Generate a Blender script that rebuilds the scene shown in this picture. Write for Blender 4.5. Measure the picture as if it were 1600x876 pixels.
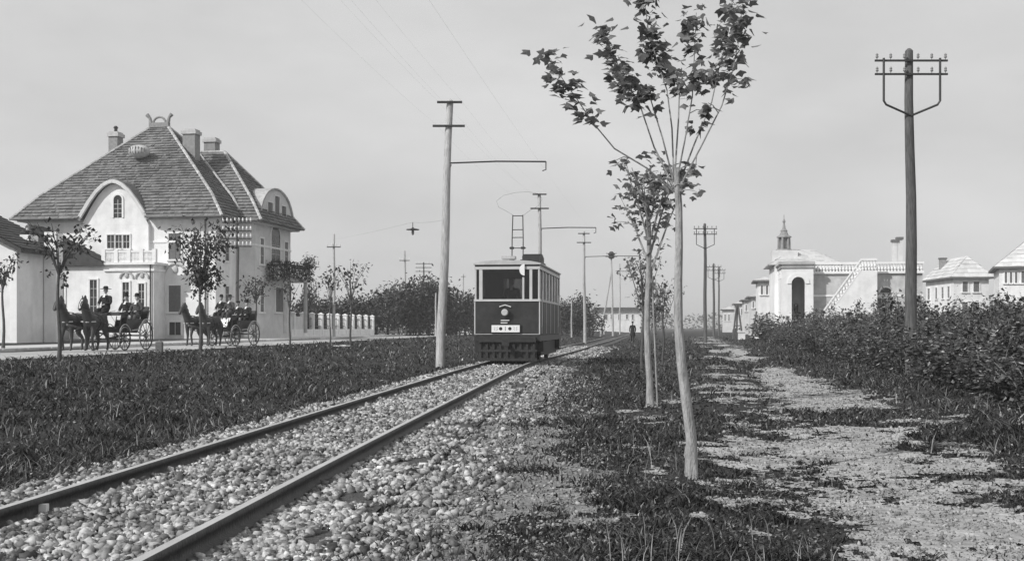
import bpy, math, random
import numpy as np
from mathutils import Vector, Matrix

for o in list(bpy.data.objects):
    bpy.data.objects.remove(o)
SC = bpy.context.scene
COL = SC.collection
random.seed(7)
RNG = np.random.default_rng(11)

# ------------------------------------------------------------------ camera
CAM_Z, FOCAL, HORIZON = 1.25, 1800.0, 512.0      # metres, pixels of a 1600 px wide frame
cam = bpy.data.cameras.new('camera')
cam.sensor_width = 36.0
cam.lens = 36.0 * FOCAL / 1600.0
cam.shift_y = (HORIZON - 438.0) / 1600.0
cam.clip_start, cam.clip_end = 0.1, 9000.0
cam_o = bpy.data.objects.new('camera', cam)
COL.objects.link(cam_o)
cam_o.location = (0, 0, CAM_Z)
cam_o.rotation_euler = (math.radians(90), 0, 0)
SC.camera = cam_o

# ------------------------------------------------------------------ light
SUN_AZ = Vector((-0.80, -0.60, 0)).normalized()  # horizontal direction towards the sun
SUN_EL = math.radians(36)
to_sun = SUN_AZ * math.cos(SUN_EL) + Vector((0, 0, math.sin(SUN_EL)))
sun = bpy.data.lights.new('sun', 'SUN')
sun.energy = 3.6
sun.angle = math.radians(0.6)
sun.color = (1, 0.995, 0.985)
sun_o = bpy.data.objects.new('sun', sun)
COL.objects.link(sun_o)
sun_o.location = (-40, -40, 60)
sun_o.rotation_euler = to_sun.to_track_quat('Z', 'Y').to_euler()

W = bpy.data.worlds.new('World')
SC.world = W
W.use_nodes = True
nt = W.node_tree
nt.nodes.clear()
n_out = nt.nodes.new('ShaderNodeOutputWorld')
n_bg = nt.nodes.new('ShaderNodeBackground')
n_sky = nt.nodes.new('ShaderNodeTexSky')
n_sky.sky_type = 'NISHITA'
n_sky.sun_disc = False
n_sky.sun_elevation = SUN_EL
n_sky.sun_rotation = math.atan2(SUN_AZ.x, SUN_AZ.y)
n_sky.dust_density = 3.0
n_bw = nt.nodes.new('ShaderNodeRGBToBW')
nt.links.new(n_sky.outputs[0], n_bw.inputs[0])
# thin high cloud all over the sky evens it out
n_tc = nt.nodes.new('ShaderNodeTexCoord')
n_map = nt.nodes.new('ShaderNodeMapping')
n_map.inputs['Scale'].default_value = (1.0, 1.0, 2.6)
nt.links.new(n_tc.outputs['Generated'], n_map.inputs[0])
n_no = nt.nodes.new('ShaderNodeTexNoise')
n_no.inputs['Scale'].default_value = 3.1
n_no.inputs['Detail'].default_value = 5
n_no.inputs['Roughness'].default_value = 0.55
nt.links.new(n_map.outputs[0], n_no.inputs['Vector'])
n_cl = nt.nodes.new('ShaderNodeMapRange')
n_cl.inputs[1].default_value = 0.3
n_cl.inputs[2].default_value = 0.7
n_cl.inputs[3].default_value = 6.5
n_cl.inputs[4].default_value = 8.2
nt.links.new(n_no.outputs['Fac'], n_cl.inputs[0])
n_mix = nt.nodes.new('ShaderNodeMix')
n_mix.data_type = 'FLOAT'
n_mix.inputs[0].default_value = 0.84
nt.links.new(n_bw.outputs[0], n_mix.inputs[2])
nt.links.new(n_cl.outputs[0], n_mix.inputs[3])
nt.links.new(n_mix.outputs[0], n_bg.inputs['Color'])
n_bg.inputs['Strength'].default_value = 0.10
nt.links.new(n_bg.outputs[0], n_out.inputs[0])

SC.view_settings.view_transform = 'Standard'
SC.view_settings.look = 'None'
SC.view_settings.exposure = 0.0
SC.view_settings.gamma = 1.0
SC.render.engine = 'CYCLES'
SC.cycles.max_bounces = 6
SC.cycles.transparent_max_bounces = 12

# ------------------------------------------------------------------ materials (a black and white world)
def gray(name, v, rough=0.85, var=0.25, scale=3.0, bump=0.0, island=0.0, objrand=0.0, spec=0.25, detail=6, coarse=0.0,
         coarse_scale=0.4, translucent=0.0, bump_scale=None, metallic=0.0, rot=None, stretch=None, sparkle=0.0, streak=0.0):
    m = bpy.data.materials.new(name)
    m.use_nodes = True
    t = m.node_tree
    N, L = t.nodes, t.links
    b = N['Principled BSDF']
    b.inputs['Roughness'].default_value = rough
    b.inputs['Specular IOR Level'].default_value = spec
    b.inputs['Metallic'].default_value = metallic
    tc = N.new('ShaderNodeTexCoord')
    vec = tc.outputs['Object']
    if stretch:
        mp = N.new('ShaderNodeMapping')
        mp.inputs['Scale'].default_value = stretch
        L.new(vec, mp.inputs[0])
        vec = mp.outputs[0]
    no = N.new('ShaderNodeTexNoise')
    no.inputs['Scale'].default_value = scale
    no.inputs['Detail'].default_value = detail
    no.inputs['Roughness'].default_value = 0.65
    L.new(vec, no.inputs['Vector'])
    def rng(sock, lo, hi, a, c):
        r = N.new('ShaderNodeMapRange')
        r.inputs[1].default_value, r.inputs[2].default_value = lo, hi
        r.inputs[3].default_value, r.inputs[4].default_value = a, c
        L.new(sock, r.inputs[0])
        return r.outputs[0]
    def mul(a, c):
        r = N.new('ShaderNodeMath')
        r.operation = 'MULTIPLY'
        L.new(a, r.inputs[0])
        L.new(c, r.inputs[1])
        return r.outputs[0]
    f = rng(no.outputs['Fac'], 0.28, 0.72, v * (1 - var), v * (1 + var))
    if coarse:
        n2 = N.new('ShaderNodeTexNoise')
        n2.inputs['Scale'].default_value = coarse_scale
        n2.inputs['Detail'].default_value = 4
        L.new(vec, n2.inputs['Vector'])
        f = mul(f, rng(n2.outputs['Fac'], 0.3, 0.7, 1 - coarse, 1 + coarse))
    if island:
        g = N.new('ShaderNodeNewGeometry')
        f = mul(f, rng(g.outputs['Random Per Island'], 0, 1, 1 - island, 1 + island))
        if sparkle:                                   # a few dry pieces, and highlights put into the colour of others
            pw = N.new('ShaderNodeMath')
            pw.operation = 'POWER'
            L.new(g.outputs['Random Per Island'], pw.inputs[0])
            pw.inputs[1].default_value = 14
            f = mul(f, rng(pw.outputs[0], 0, 1, 1, 1 + sparkle))
    if streak:                                        # rain marks running down a wall
        ms = N.new('ShaderNodeMapping')
        ms.inputs['Scale'].default_value = (0.9, 0.9, 0.14)
        L.new(tc.outputs['Object'], ms.inputs[0])
        n3 = N.new('ShaderNodeTexNoise')
        n3.inputs['Scale'].default_value = 1.6
        n3.inputs['Detail'].default_value = 7
        L.new(ms.outputs[0], n3.inputs['Vector'])
        f = mul(f, rng(n3.outputs['Fac'], 0.35, 0.6, 1 - streak, 1.0))
    if objrand:
        oi = N.new('ShaderNodeObjectInfo')
        f = mul(f, rng(oi.outputs['Random'], 0, 1, 1 - objrand, 1 + objrand))
    cc = N.new('ShaderNodeCombineColor')
    for i in range(3):
        L.new(f, cc.inputs[i])
    L.new(cc.outputs[0], b.inputs['Base Color'])
    if bump:
        bn = N.new('ShaderNodeTexNoise')
        bn.inputs['Scale'].default_value = bump_scale or scale * 4
        bn.inputs['Detail'].default_value = 6
        L.new(vec, bn.inputs['Vector'])
        bp = N.new('ShaderNodeBump')
        bp.inputs['Strength'].default_value = bump
        bp.inputs['Distance'].default_value = 0.05
        L.new(bn.outputs['Fac'], bp.inputs['Height'])
        L.new(bp.outputs[0], b.inputs['Normal'])
    if translucent:
        tr = N.new('ShaderNodeBsdfTranslucent')
        L.new(cc.outputs[0], tr.inputs['Color'])
        mx = N.new('ShaderNodeMixShader')
        mx.inputs[0].default_value = translucent
        L.new(b.outputs[0], mx.inputs[1])
        L.new(tr.outputs[0], mx.inputs[2])
        L.new(mx.outputs[0], N['Material Output'].inputs['Surface'])
    return m

M = {}
M['turf'] = gray('turf', 0.032, 0.95, 0.5, 5, 0.6, coarse=0.35, coarse_scale=0.5)
M['blade'] = gray('grass blade', 0.052, 0.8, 0.3, 1.2, sparkle=3.0, island=0.85, coarse=0.35, coarse_scale=0.6, translucent=0.2)
M['ballast_bed'] = gray('ballast bed', 0.09, 0.95, 0.5, 14, 0.8)
M['stone'] = gray('ballast stone', 0.275, 0.92, 0.5, 26, island=0.8, coarse=.4, coarse_scale=1.3)
M['straw'] = gray('dry straw', 0.26, 0.85, 0.3, 6, island=.5)
M['clod'] = gray('earth clod', 0.26, 0.95, 0.3, 20, island=0.5)
M['soil'] = gray('sandy soil', 0.27, 0.95, 0.6, 16, 0.9, detail=9, coarse=0.25, coarse_scale=0.9)
M['path'] = gray('trodden path earth', 0.345, 0.95, 0.4, 12, 0.5, coarse=0.35, coarse_scale=2.2, detail=9)
M['road'] = gray('road dust', 0.40, 0.95, 0.25, 2, 0.3, coarse=0.2, coarse_scale=0.25)
M['pavement'] = gray('pavement', 0.50, 0.9, 0.2, 2, 0.2)
M['kerb'] = gray('kerb stone', 0.55, 0.9, 0.2, 3, objrand=0.15)
M['rail'] = gray('rail steel side', 0.05, 0.6, 0.4, 8, 0.2, spec=0.4)
M['rail_top'] = gray('worn rail top', 0.42, 0.35, 0.2, 3, spec=0.5)
M['plaster_white'] = gray('white plaster', 0.80, streak=.10, rough=0.9, var=0.12, scale=1.3, bump=0.1, coarse=0.07, coarse_scale=0.35)
M['plaster_warm'] = gray('off white plaster', 0.62, 0.9, 0.12, 1.6, 0.15, coarse=0.10, coarse_scale=0.5)
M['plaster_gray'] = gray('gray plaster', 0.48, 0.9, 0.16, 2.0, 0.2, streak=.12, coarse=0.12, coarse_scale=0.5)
M['trim'] = gray('pale trim', 0.78, 0.8, 0.08, 2)
M['tile'] = gray('roof tile', 0.17, 0.85, 0.3, 9.0, island=0.22, coarse=0.15, coarse_scale=0.3)
M['tile_hazed'] = gray('hazed roof tile', 0.56, 0.85, 0.15, 2.2, island=0.12)  # tile lightened: distance haze is put into its colour
M['slate'] = gray('dark roofing felt', 0.06, 0.9, 0.35, 3, 0.2)
M['cap'] = gray('hip cap', 0.42, 0.85, 0.25, 4, island=0.2)
M['pane'] = gray('dark window pane', 0.035, 0.25, 0.4, 1.5, spec=0.3)
M['shutter'] = gray('gray shutter', 0.14, 0.7, 0.2, 5)
M['brick'] = gray('chimney masonry', 0.26, 0.9, 0.25, 5, 0.3)
M['pole_pale'] = gray('pale weathered pole', 0.42, 0.85, 0.45, 8, 0.35, stretch=(4, 4, 0.5), coarse=0.18, coarse_scale=0.6)
M['pole_dark'] = gray('dark tarred pole', 0.11, 0.85, 0.55, 8, 0.4, stretch=(4, 4, 0.4), coarse=0.2, coarse_scale=0.6)
M['iron'] = gray('black iron', 0.03, 0.5, 0.3, 6, spec=0.4)
M['wire'] = gray('wire', 0.06, 0.5, 0.1, 2)
M['porcelain'] = gray('porcelain', 0.75, 0.3, 0.1, 4, spec=0.5)
M['bark'] = gray('young bark', 0.31, 0.9, 0.45, 9, 0.4, stretch=(2, 2, 0.6), coarse=0.22, coarse_scale=0.8)
M['bark_dark'] = gray('dark bark', 0.09, 0.9, 0.3, 9, 0.4)
M['leaf'] = gray('maple leaf', 0.20, 0.55, 0.3, 2.5, island=0.5, translucent=0.42, spec=0.4)
M['leaf_dark'] = gray('dark leaf', 0.05, 0.6, 0.35, 1.2, island=0.6, translucent=0.25, spec=0.3)
M['leaf_shrub'] = gray('shrub leaf', 0.085, rough=0.55, var=0.35, scale=1.5, sparkle=3.5, island=0.75, translucent=0.25, spec=0.4, coarse=0.3, coarse_scale=1.2)
M['leaf_far'] = gray('far foliage', 0.06, 0.8, 0.4, 0.7, island=0.5, coarse=0.3, coarse_scale=0.3)
M['tram_dark'] = gray('dark tram paint', 0.033, 0.38, 0.35, 5, spec=0.45, coarse=.35, coarse_scale=.9)
M['tram_white'] = gray('white tram paint', 0.52, 0.4, 0.1, 3)
M['tram_roof'] = gray('tram roof canvas', 0.45, 0.9, 0.2, 3)
M['board'] = gray('board white', 0.78, 0.6, 0.06, 6)
M['ink'] = gray('black lettering', 0.02, 0.6, 0.1, 6)
M['ink_gray'] = gray('gray lettering', 0.25, 0.6, 0.1, 6)
M['brass'] = gray('lamp reflector', 0.65, 0.25, 0.1, 6, spec=0.6)
M['cloth_black'] = gray('black cloth', 0.022, 0.9, 0.3, 8)
M['cloth_gray'] = gray('gray cloth', 0.07, 0.9, 0.3, 8)
M['cloth_white'] = gray('white linen', 0.75, 0.9, 0.1, 8)
M['skin'] = gray('skin', 0.42, 0.6, 0.1, 12)
M['hair'] = gray('hair', 0.03, 0.7, 0.3, 20)
M['horse'] = gray('dark horse coat', 0.038, 0.5, 0.35, 4, spec=0.4)
M['horse_bay'] = gray('bay horse coat', 0.045, 0.5, 0.35, 4, spec=0.4)
M['coach'] = gray('black coach paint', 0.02, 0.3, 0.2, 4, spec=0.5)
M['coach_pale'] = gray('pale coach lining', 0.5, 0.5, 0.2, 4)
M['wood'] = gray('weathered wood', 0.16, 0.85, 0.3, 6, 0.3)

def glass_mat():
    m = bpy.data.materials.new('thin window glass')
    m.use_nodes = True
    t = m.node_tree
    N, L = t.nodes, t.links
    N.remove(N['Principled BSDF'])
    tr = N.new('ShaderNodeBsdfTransparent')
    tr.inputs[0].default_value = (0.55, 0.55, 0.55, 1)
    gl = N.new('ShaderNodeBsdfGlossy')
    gl.inputs['Roughness'].default_value = 0.05
    fr = N.new('ShaderNodeFresnel')
    fr.inputs[0].default_value = 1.5
    mx = N.new('ShaderNodeMixShader')
    L.new(fr.outputs[0], mx.inputs[0])
    L.new(tr.outputs[0], mx.inputs[1])
    L.new(gl.outputs[0], mx.inputs[2])
    L.new(mx.outputs[0], N['Material Output'].inputs['Surface'])
    return m
M['glass'] = glass_mat()

# ------------------------------------------------------------------ helpers
class MB:
    """collects simple solids and links them as ONE mesh object"""
    def __init__(s):
        s.v, s.f = [], []
    def add(s, vs, fs):
        k = len(s.v)
        s.v.extend([tuple(p) for p in vs])
        s.f.extend([tuple(i + k for i in q) for q in fs])
        return s
    def box(s, x0, x1, y0, y1, z0, z1):
        return s.add([(x0, y0, z0), (x1, y0, z0), (x1, y1, z0), (x0, y1, z0), (x0, y0, z1), (x1, y0, z1), (x1, y1, z1), (x0, y1, z1)],
                     [(0, 3, 2, 1), (4, 5, 6, 7), (0, 1, 5, 4), (1, 2, 6, 5), (2, 3, 7, 6), (3, 0, 4, 7)])
    def cbox(s, c, d, rz=0.0):
        ca, sa = math.cos(rz), math.sin(rz)
        vs = []
        for dz in (-.5, .5):
            for dx, dy in ((-.5, -.5), (.5, -.5), (.5, .5), (-.5, .5)):
                x, y = dx * d[0], dy * d[1]
                vs.append((c[0] + x * ca - y * sa, c[1] + x * sa + y * ca, c[2] + dz * d[2]))
        return s.add(vs, [(0, 3, 2, 1), (4, 5, 6, 7), (0, 1, 5, 4), (1, 2, 6, 5), (2, 3, 7, 6), (3, 0, 4, 7)])
    def tube(s, pts, r, n=8, closed=False):
        pts = [Vector(p) for p in pts]
        rs = r if isinstance(r, (list, tuple)) else [r] * len(pts)
        vs, fs = [], []
        ref = None
        for i, p in enumerate(pts):
            if closed:
                d = pts[(i + 1) % len(pts)] - pts[i - 1]
            else:
                d = pts[min(i + 1, len(pts) - 1)] - pts[max(i - 1, 0)]
            d.normalize()
            if ref is None:
                ref = Vector((0, 0, 1)) if abs(d.z) < 0.9 else Vector((1, 0, 0))
            a = d.cross(ref)
            if a.length < 1e-4:
                a = d.cross(Vector((0.3, 1, 0.2)))
            a.normalize()
            b = a.cross(d)
            ref = b
            for k in range(n):
                t = 2 * math.pi * k / n
                vs.append(p + (a * math.cos(t) + b * math.sin(t)) * rs[i])
        m = len(pts)
        for i in range(m if closed else m - 1):
            j = (i + 1) % m
            for k in range(n):
                q = (k + 1) % n
                fs.append((i * n + k, j * n + k, j * n + q, i * n + q))
        if not closed:
            fs.append(tuple(range(n)))
            fs.append(tuple((m - 1) * n + k for k in reversed(range(n))))
        return s.add(vs, fs)
    def lathe(s, c, prof, n=12):
        vs, fs = [], []
        for r, z in prof:
            for k in range(n):
                t = 2 * math.pi * k / n
                vs.append((c[0] + r * math.cos(t), c[1] + r * math.sin(t), c[2] + z))
        for i in range(len(prof) - 1):
            for k in range(n):
                q = (k + 1) % n
                fs.append((i * n + k, i * n + q, (i + 1) * n + q, (i + 1) * n + k))
        fs.append(tuple(reversed(range(n))))
        fs.append(tuple((len(prof) - 1) * n + k for k in range(n)))
        return s.add(vs, fs)
    def ell(s, c, r, nu=12, nv=8):
        vs, fs = [], []
        for i in range(1, nv):
            p = math.pi * i / nv
            for k in range(nu):
                t = 2 * math.pi * k / nu
                vs.append((c[0] + r[0] * math.sin(p) * math.cos(t), c[1] + r[1] * math.sin(p) * math.sin(t), c[2] + r[2] * math.cos(p)))
        top, bot = len(vs), len(vs) + 1
        vs += [(c[0], c[1], c[2] + r[2]), (c[0], c[1], c[2] - r[2])]
        for i in range(nv - 2):
            for k in range(nu):
                q = (k + 1) % nu
                fs.append((i * nu + k, (i + 1) * nu + k, (i + 1) * nu + q, i * nu + q))
        for k in range(nu):
            q = (k + 1) % nu
            fs.append((top, k, q))
            fs.append((bot, (nv - 2) * nu + q, (nv - 2) * nu + k))
        return s.add(vs, fs)
    def slab(s, poly, axis, a, b):
        """a polygon extruded between a and b along an axis: axis 'y' takes (x, z) points, 'x' takes (y, z), 'z' takes (x, y)"""
        def P(p, t):
            return {'y': (p[0], t, p[1]), 'x': (t, p[0], p[1]), 'z': (p[0], p[1], t)}[axis]
        n = len(poly)
        vs = [P(p, a) for p in poly] + [P(p, b) for p in poly]
        fs = [tuple(range(n)), tuple(reversed(range(n, 2 * n)))]
        for i in range(n):
            j = (i + 1) % n
            fs.append((i, i + n, j + n, j))
        return s.add(vs, fs)
    def build(s, name, mat, parent=None, smooth=False, loc=None, rz=None):
        me = bpy.data.meshes.new(name)
        me.from_pydata(s.v, [], s.f)
        me.materials.append(mat)
        import bmesh as _b
        bm = _b.new()
        bm.from_mesh(me)
        _b.ops.recalc_face_normals(bm, faces=bm.faces)
        bm.to_mesh(me)
        bm.free()
        if smooth:
            me.polygons.foreach_set('use_smooth', [True] * len(me.polygons))
            try:
                me.set_sharp_from_angle(angle=math.radians(40))
            except Exception:
                pass
        return link(name, me, parent, loc, rz)

def link(name, data, parent=None, loc=None, rz=None):
    o = bpy.data.objects.new(name, data)
    COL.objects.link(o)
    if parent is not None:
        o.parent = parent
    if loc is not None:
        o.location = loc
    if rz is not None:
        o.rotation_euler = (0, 0, rz)
    return o

def tag(o, label=None, cat=None, group=None, kind=None):
    if label: o['label'] = label
    if cat: o['category'] = cat
    if group: o['group'] = group
    if kind: o['kind'] = kind
    return o

def thing(name, label, cat, loc=(0, 0, 0), rz=0.0, group=None):
    o = link(name, None, None, loc, rz)
    o.empty_display_size = 0.3
    return tag(o, label, cat, group)

def kids(o):
    return [c for c in bpy.data.objects if c.parent == o]

def copy_tree(o, loc=None, rz=None, label=None, group=None, _parent=None, scale=None):
    c = o.copy()
    COL.objects.link(c)
    if _parent is not None:
        c.parent = _parent
    if loc is not None: c.location = loc
    if rz is not None: c.rotation_euler = (0, 0, rz)
    if label: c['label'] = label
    if group: c['group'] = group
    if scale is not None: c.scale = scale
    for k in kids(o):
        copy_tree(k, _parent=c)
    return c

def np_mesh(name, verts, faces, mat, parent=None, smooth=False):
    """verts (N,3), faces (F,k) arrays with one corner count"""
    me = bpy.data.meshes.new(name)
    nv, nf, k = len(verts), len(faces), faces.shape[1]
    me.vertices.add(nv)
    me.vertices.foreach_set('co', np.ascontiguousarray(verts, dtype=np.float32).ravel())
    me.loops.add(nf * k)
    me.loops.foreach_set('vertex_index', np.ascontiguousarray(faces, dtype=np.int32).ravel())
    me.polygons.add(nf)
    me.polygons.foreach_set('loop_start', np.arange(0, nf * k, k, dtype=np.int32))
    me.polygons.foreach_set('loop_total', np.full(nf, k, dtype=np.int32))
    if smooth:
        me.polygons.foreach_set('use_smooth', np.ones(nf, dtype=bool))
    me.update(calc_edges=True)
    me.materials.append(mat)
    return link(name, me, parent)

def sm(t, a, b):
    t = np.clip((t - a) / (b - a), 0, 1)
    return t * t * (3 - 2 * t)

def _hash(i, j, k):
    n = (i * 374761393 + j * 668265263 + k * 974634211) & 0x7fffffff
    n = ((n ^ (n >> 13)) * 1274126177) & 0x7fffffff
    return ((n ^ (n >> 16)) & 0xffff) / 65535.0

def vnoise(x, y, seed=0):
    x, y = np.asarray(x, float), np.asarray(y, float)
    i, j = np.floor(x).astype(np.int64), np.floor(y).astype(np.int64)
    fx, fy = x - i, y - j
    fx, fy = fx * fx * (3 - 2 * fx), fy * fy * (3 - 2 * fy)
    a, b = _hash(i, j, seed), _hash(i + 1, j, seed)
    c, d = _hash(i, j + 1, seed), _hash(i + 1, j + 1, seed)
    return (a * (1 - fx) + b * fx) * (1 - fy) + (c * (1 - fx) + d * fx) * fy

def fnoise(x, y, seed=0):
    return vnoise(x, y, seed) * 0.55 + vnoise(np.asarray(x) * 2.1, np.asarray(y) * 2.1, seed + 1) * 0.3 + vnoise(np.asarray(x) * 4.3, np.asarray(y) * 4.3, seed + 2) * 0.15

# measured from the photograph: where a picture point at distance Y stands
def X_at(px, Y): return (px - 800.0) / FOCAL * Y
def Z_at(py, Y): return CAM_Z + (HORIZON - py) / FOCAL * Y

# ------------------------------------------------------------------ courses of the track, road and path
TRK = np.array([(-30, -4.7), (2, -2.76), (7.2, -2.42), (12, -2.1), (20, -1.52), (30, -0.78), (37.3, -0.18), (45.8, 0.97), (61, 2.95), (80, 5.15),
                (100, 7.7), (150, 13.6), (250, 26.0), (330, 40.0), (450, 66)])
_ty = np.linspace(-30, 450, 961)
_tx = np.interp(_ty, TRK[:, 0], TRK[:, 1])
_ker = np.hanning(21); _ker /= _ker.sum()
_tx[10:-10] = np.convolve(_tx, _ker, 'valid')
def track_x(y): return np.interp(y, _ty, _tx)
def road_x(y): return -14.4 + 0.07 * (np.asarray(y, float) - 32.4)      # edge of the road on the track side
PTH = np.array([(-5, 1.6), (4, 2.0), (6.2, 2.45), (8.4, 2.95), (12, 3.6), (16.3, 4.45), (25.6, 6.25), (47, 9.5), (68, 12.9), (125, 21), (250, 40)])
def path_x(y): return np.interp(y, PTH[:, 0], PTH[:, 1])
def path_w(y): return np.interp(y, [0, 8, 14, 20, 27, 60, 125], [1.15, 1.2, 1.3, 1.05, 0.75, 0.7, 0.9])

def hgt(x, y):
    x, y = np.asarray(x, float), np.asarray(y, float)
    c = track_x(y)
    d = x - c
    z = 0.32 * sm(-d, 3.0, 9.0)
    z = z - 0.09 * np.exp(-((d + 2.3) / 0.55) ** 2)
    z = z - 0.05 * np.exp(-(d / 1.9) ** 4)
    z = z + 0.08 * sm(d, 4, 8) + 0.18 * sm(y, 55, 110) * sm(d, 5, 10)
    pd = (x - path_x(y)) / (path_w(y) + 0.3)
    z = z - 0.05 * np.exp(-pd ** 4)
    rd = x - road_x(y)
    z = np.where(rd < 0, np.maximum(z, 0.30), z)
    z = z + 0.15 * sm(-rd, 5.0, 5.6)
    return z
def gz(x, y): return float(hgt(x, y))

# ground: one sheet out to the horizon
ys = np.concatenate([np.arange(-12, 30, 0.5), np.arange(30, 80, 1.0), np.arange(80, 200, 3.0), np.array([200, 215, 235, 260, 300, 350, 420, 520, 700, 1000, 1600, 2600, 5000])])
us = np.concatenate([np.array([-4000, -1500, -600, -250, -120, -70, -50]), np.arange(-40, -14, 1.0), np.arange(-14, -4, 0.5), np.arange(-4, 14, 0.25),
                     np.arange(14, 40, 1.0), np.array([40, 55, 80, 130, 260, 600, 1500, 4000])])
GX, GY = np.meshgrid(us, ys)
GX = GX + track_x(GY) * (np.abs(GX) < 100)
GZ = hgt(GX, GY)
nx, ny = len(us), len(ys)
idx = np.arange(nx * ny).reshape(ny, nx)
fc = np.stack([idx[:-1, :-1], idx[:-1, 1:], idx[1:, 1:], idx[1:, :-1]], -1).reshape(-1, 4)
g = np_mesh('ground', np.stack([GX, GY, GZ], -1).reshape(-1, 3), fc, M['turf'], smooth=True)
tag(g, kind='structure')

def strip(name, yv, x0f, x1f, nxs, zf, mat, keep=None):
    tt = np.linspace(0, 1, nxs + 1)
    Yg = np.repeat(yv[:, None], nxs + 1, 1)
    x0, x1 = x0f(yv)[:, None], x1f(yv)[:, None]
    Xg = x0 + (x1 - x0) * tt[None, :]
    Zg = zf(Xg, Yg)
    idx = np.arange(Xg.size).reshape(Xg.shape)
    fc = np.stack([idx[:-1, :-1], idx[:-1, 1:], idx[1:, 1:], idx[1:, :-1]], -1)
    if keep is not None:
        cx = (Xg[:-1, :-1] + Xg[1:, 1:]) / 2
        cy = (Yg[:-1, :-1] + Yg[1:, 1:]) / 2
        fc = fc[keep(cx, cy, np.broadcast_to(tt[:-1] + 0.5 / nxs, cx.shape))]
    o = np_mesh(name, np.stack([Xg, Yg, Zg], -1).reshape(-1, 3), fc.reshape(-1, 4), mat, smooth=True)
    return tag(o, kind='structure')

# ballast bed
yb = np.concatenate([np.arange(-5, 70, 0.5), np.arange(70, 300, 2.0)])
strip('track_bed', yb, lambda y: track_x(y) - 1.55, lambda y: track_x(y) + 1.45, 10, lambda x, y: 0.0 * x, M['ballast_bed'])
# sandy shoulder right of the track
ysol = np.concatenate([np.arange(2, 20, 0.05), np.arange(20, 60, 0.2)])
def soil_mask(x, y):
    d = x - track_x(y)
    e = np.interp(y, [0, 8, 14, 30, 60], [2.75, 2.6, 2.4, 2.2, 2.0])
    return (d - 1.6) / (e - 1.6) + (fnoise(x * 1.6, y * 0.8, 3) - 0.5) * 1.9 + (fnoise(x * 8, y * 6, 8) - .5) * .9
strip('sandy_shoulder', ysol, lambda y: track_x(y) + 1.44, lambda y: track_x(y) + 3.4, 44, lambda x, y: hgt(x, y) + 0.008, M['soil'],
      keep=lambda x, y, t: soil_mask(x, y) < 0.95)
# the footpath, ragged by tufts
def path_mask(x, y):
    """above 0 where the earth shows"""
    off = (x - path_x(y)) / path_w(y)
    sc = np.interp(y, [0, 15, 60], [1.0, 0.9, 0.5])
    n = fnoise(x * 0.75 * sc, y * 0.6 * sc, 21)
    n2 = fnoise(x * 2.6 * sc, y * 1.9 * sc, 31)
    n3 = fnoise(x * 11 * sc, y * 9 * sc, 37)
    main = 0.80 - np.abs(off) - np.clip(0.44 - n, 0, 1) * 6.0 + (n2 - 0.5) * 2.2 + (n - 0.5) * 0.7
    bare = (n2 * 0.6 + n * 0.4 - 0.56) * 7 - np.clip(np.abs(off + 1.0) - np.interp(y, [8, 12, 16], [0.1, 0.7, 1.3]), 0, 9) * 2.5        # bare spots in the thin turf beside it
    return np.maximum(main, np.minimum(bare, 0.6)) + (n3 - 0.5) * 1.7
def jit_strip(name, yv, xc, wmul, nxs, mat, keep, dz):
    o = strip(name, yv, lambda y: path_x(y) - wmul[0] * path_w(y), lambda y: path_x(y) + wmul[1] * path_w(y), nxs, lambda x, y: hgt(x, y) + dz, mat, keep=keep)
    return o
for nm, yp, nxp in (('footpath', np.arange(3.6, 13, 0.035), 130), ('footpath', np.arange(12.98, 26, 0.07), 90), ('footpath', np.arange(25.9, 60, 0.16), 56), ('footpath', np.arange(59.8, 130, 0.6), 30)):
    strip(nm, yp, lambda y: path_x(y) - 2.9 * path_w(y), lambda y: path_x(y) + 1.7 * path_w(y), nxp, lambda x, y: hgt(x, y) + np.interp(y, [20, 40], [.008, .02]), M['path'], keep=lambda x, y, t: path_mask(x, y) > 0.1)
# road, kerb, pavement on the far side
yr = np.concatenate([np.arange(15, 120, 1.0), np.arange(120, 420, 6.0)])
strip('road', yr, lambda y: road_x(y) - 5.0, lambda y: road_x(y) + 0.25 * (fnoise(y * 0.5, y * 0, 5) - 0.2), 8, lambda x, y: 0.345 + 0 * x, M['road'])
strip('pavement', yr, lambda y: road_x(y) - 9.0, lambda y: road_x(y) - 5.3, 6, lambda x, y: 0.475 + 0 * x, M['pavement'])
kerb_t = thing('road_kerb', 'pale stone kerb along the far side of the road before the white houses', 'kerb', (0, 0, 0))
kmb = MB().box(-0.13, 0.13, -0.93, 0.93, 0, 0.16).build('kerb_stone', M['kerb'], kerb_t)
kme = kmb.data
first = True
for yk in np.arange(30, 150, 1.9):
    o = kmb if first else link('kerb_stone', kme, kerb_t)
    first = False
    o.location = (float(road_x(yk)) - 5.14, yk, 0.325)
    o.rotation_euler = (0, 0, -math.atan(0.07))

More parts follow.
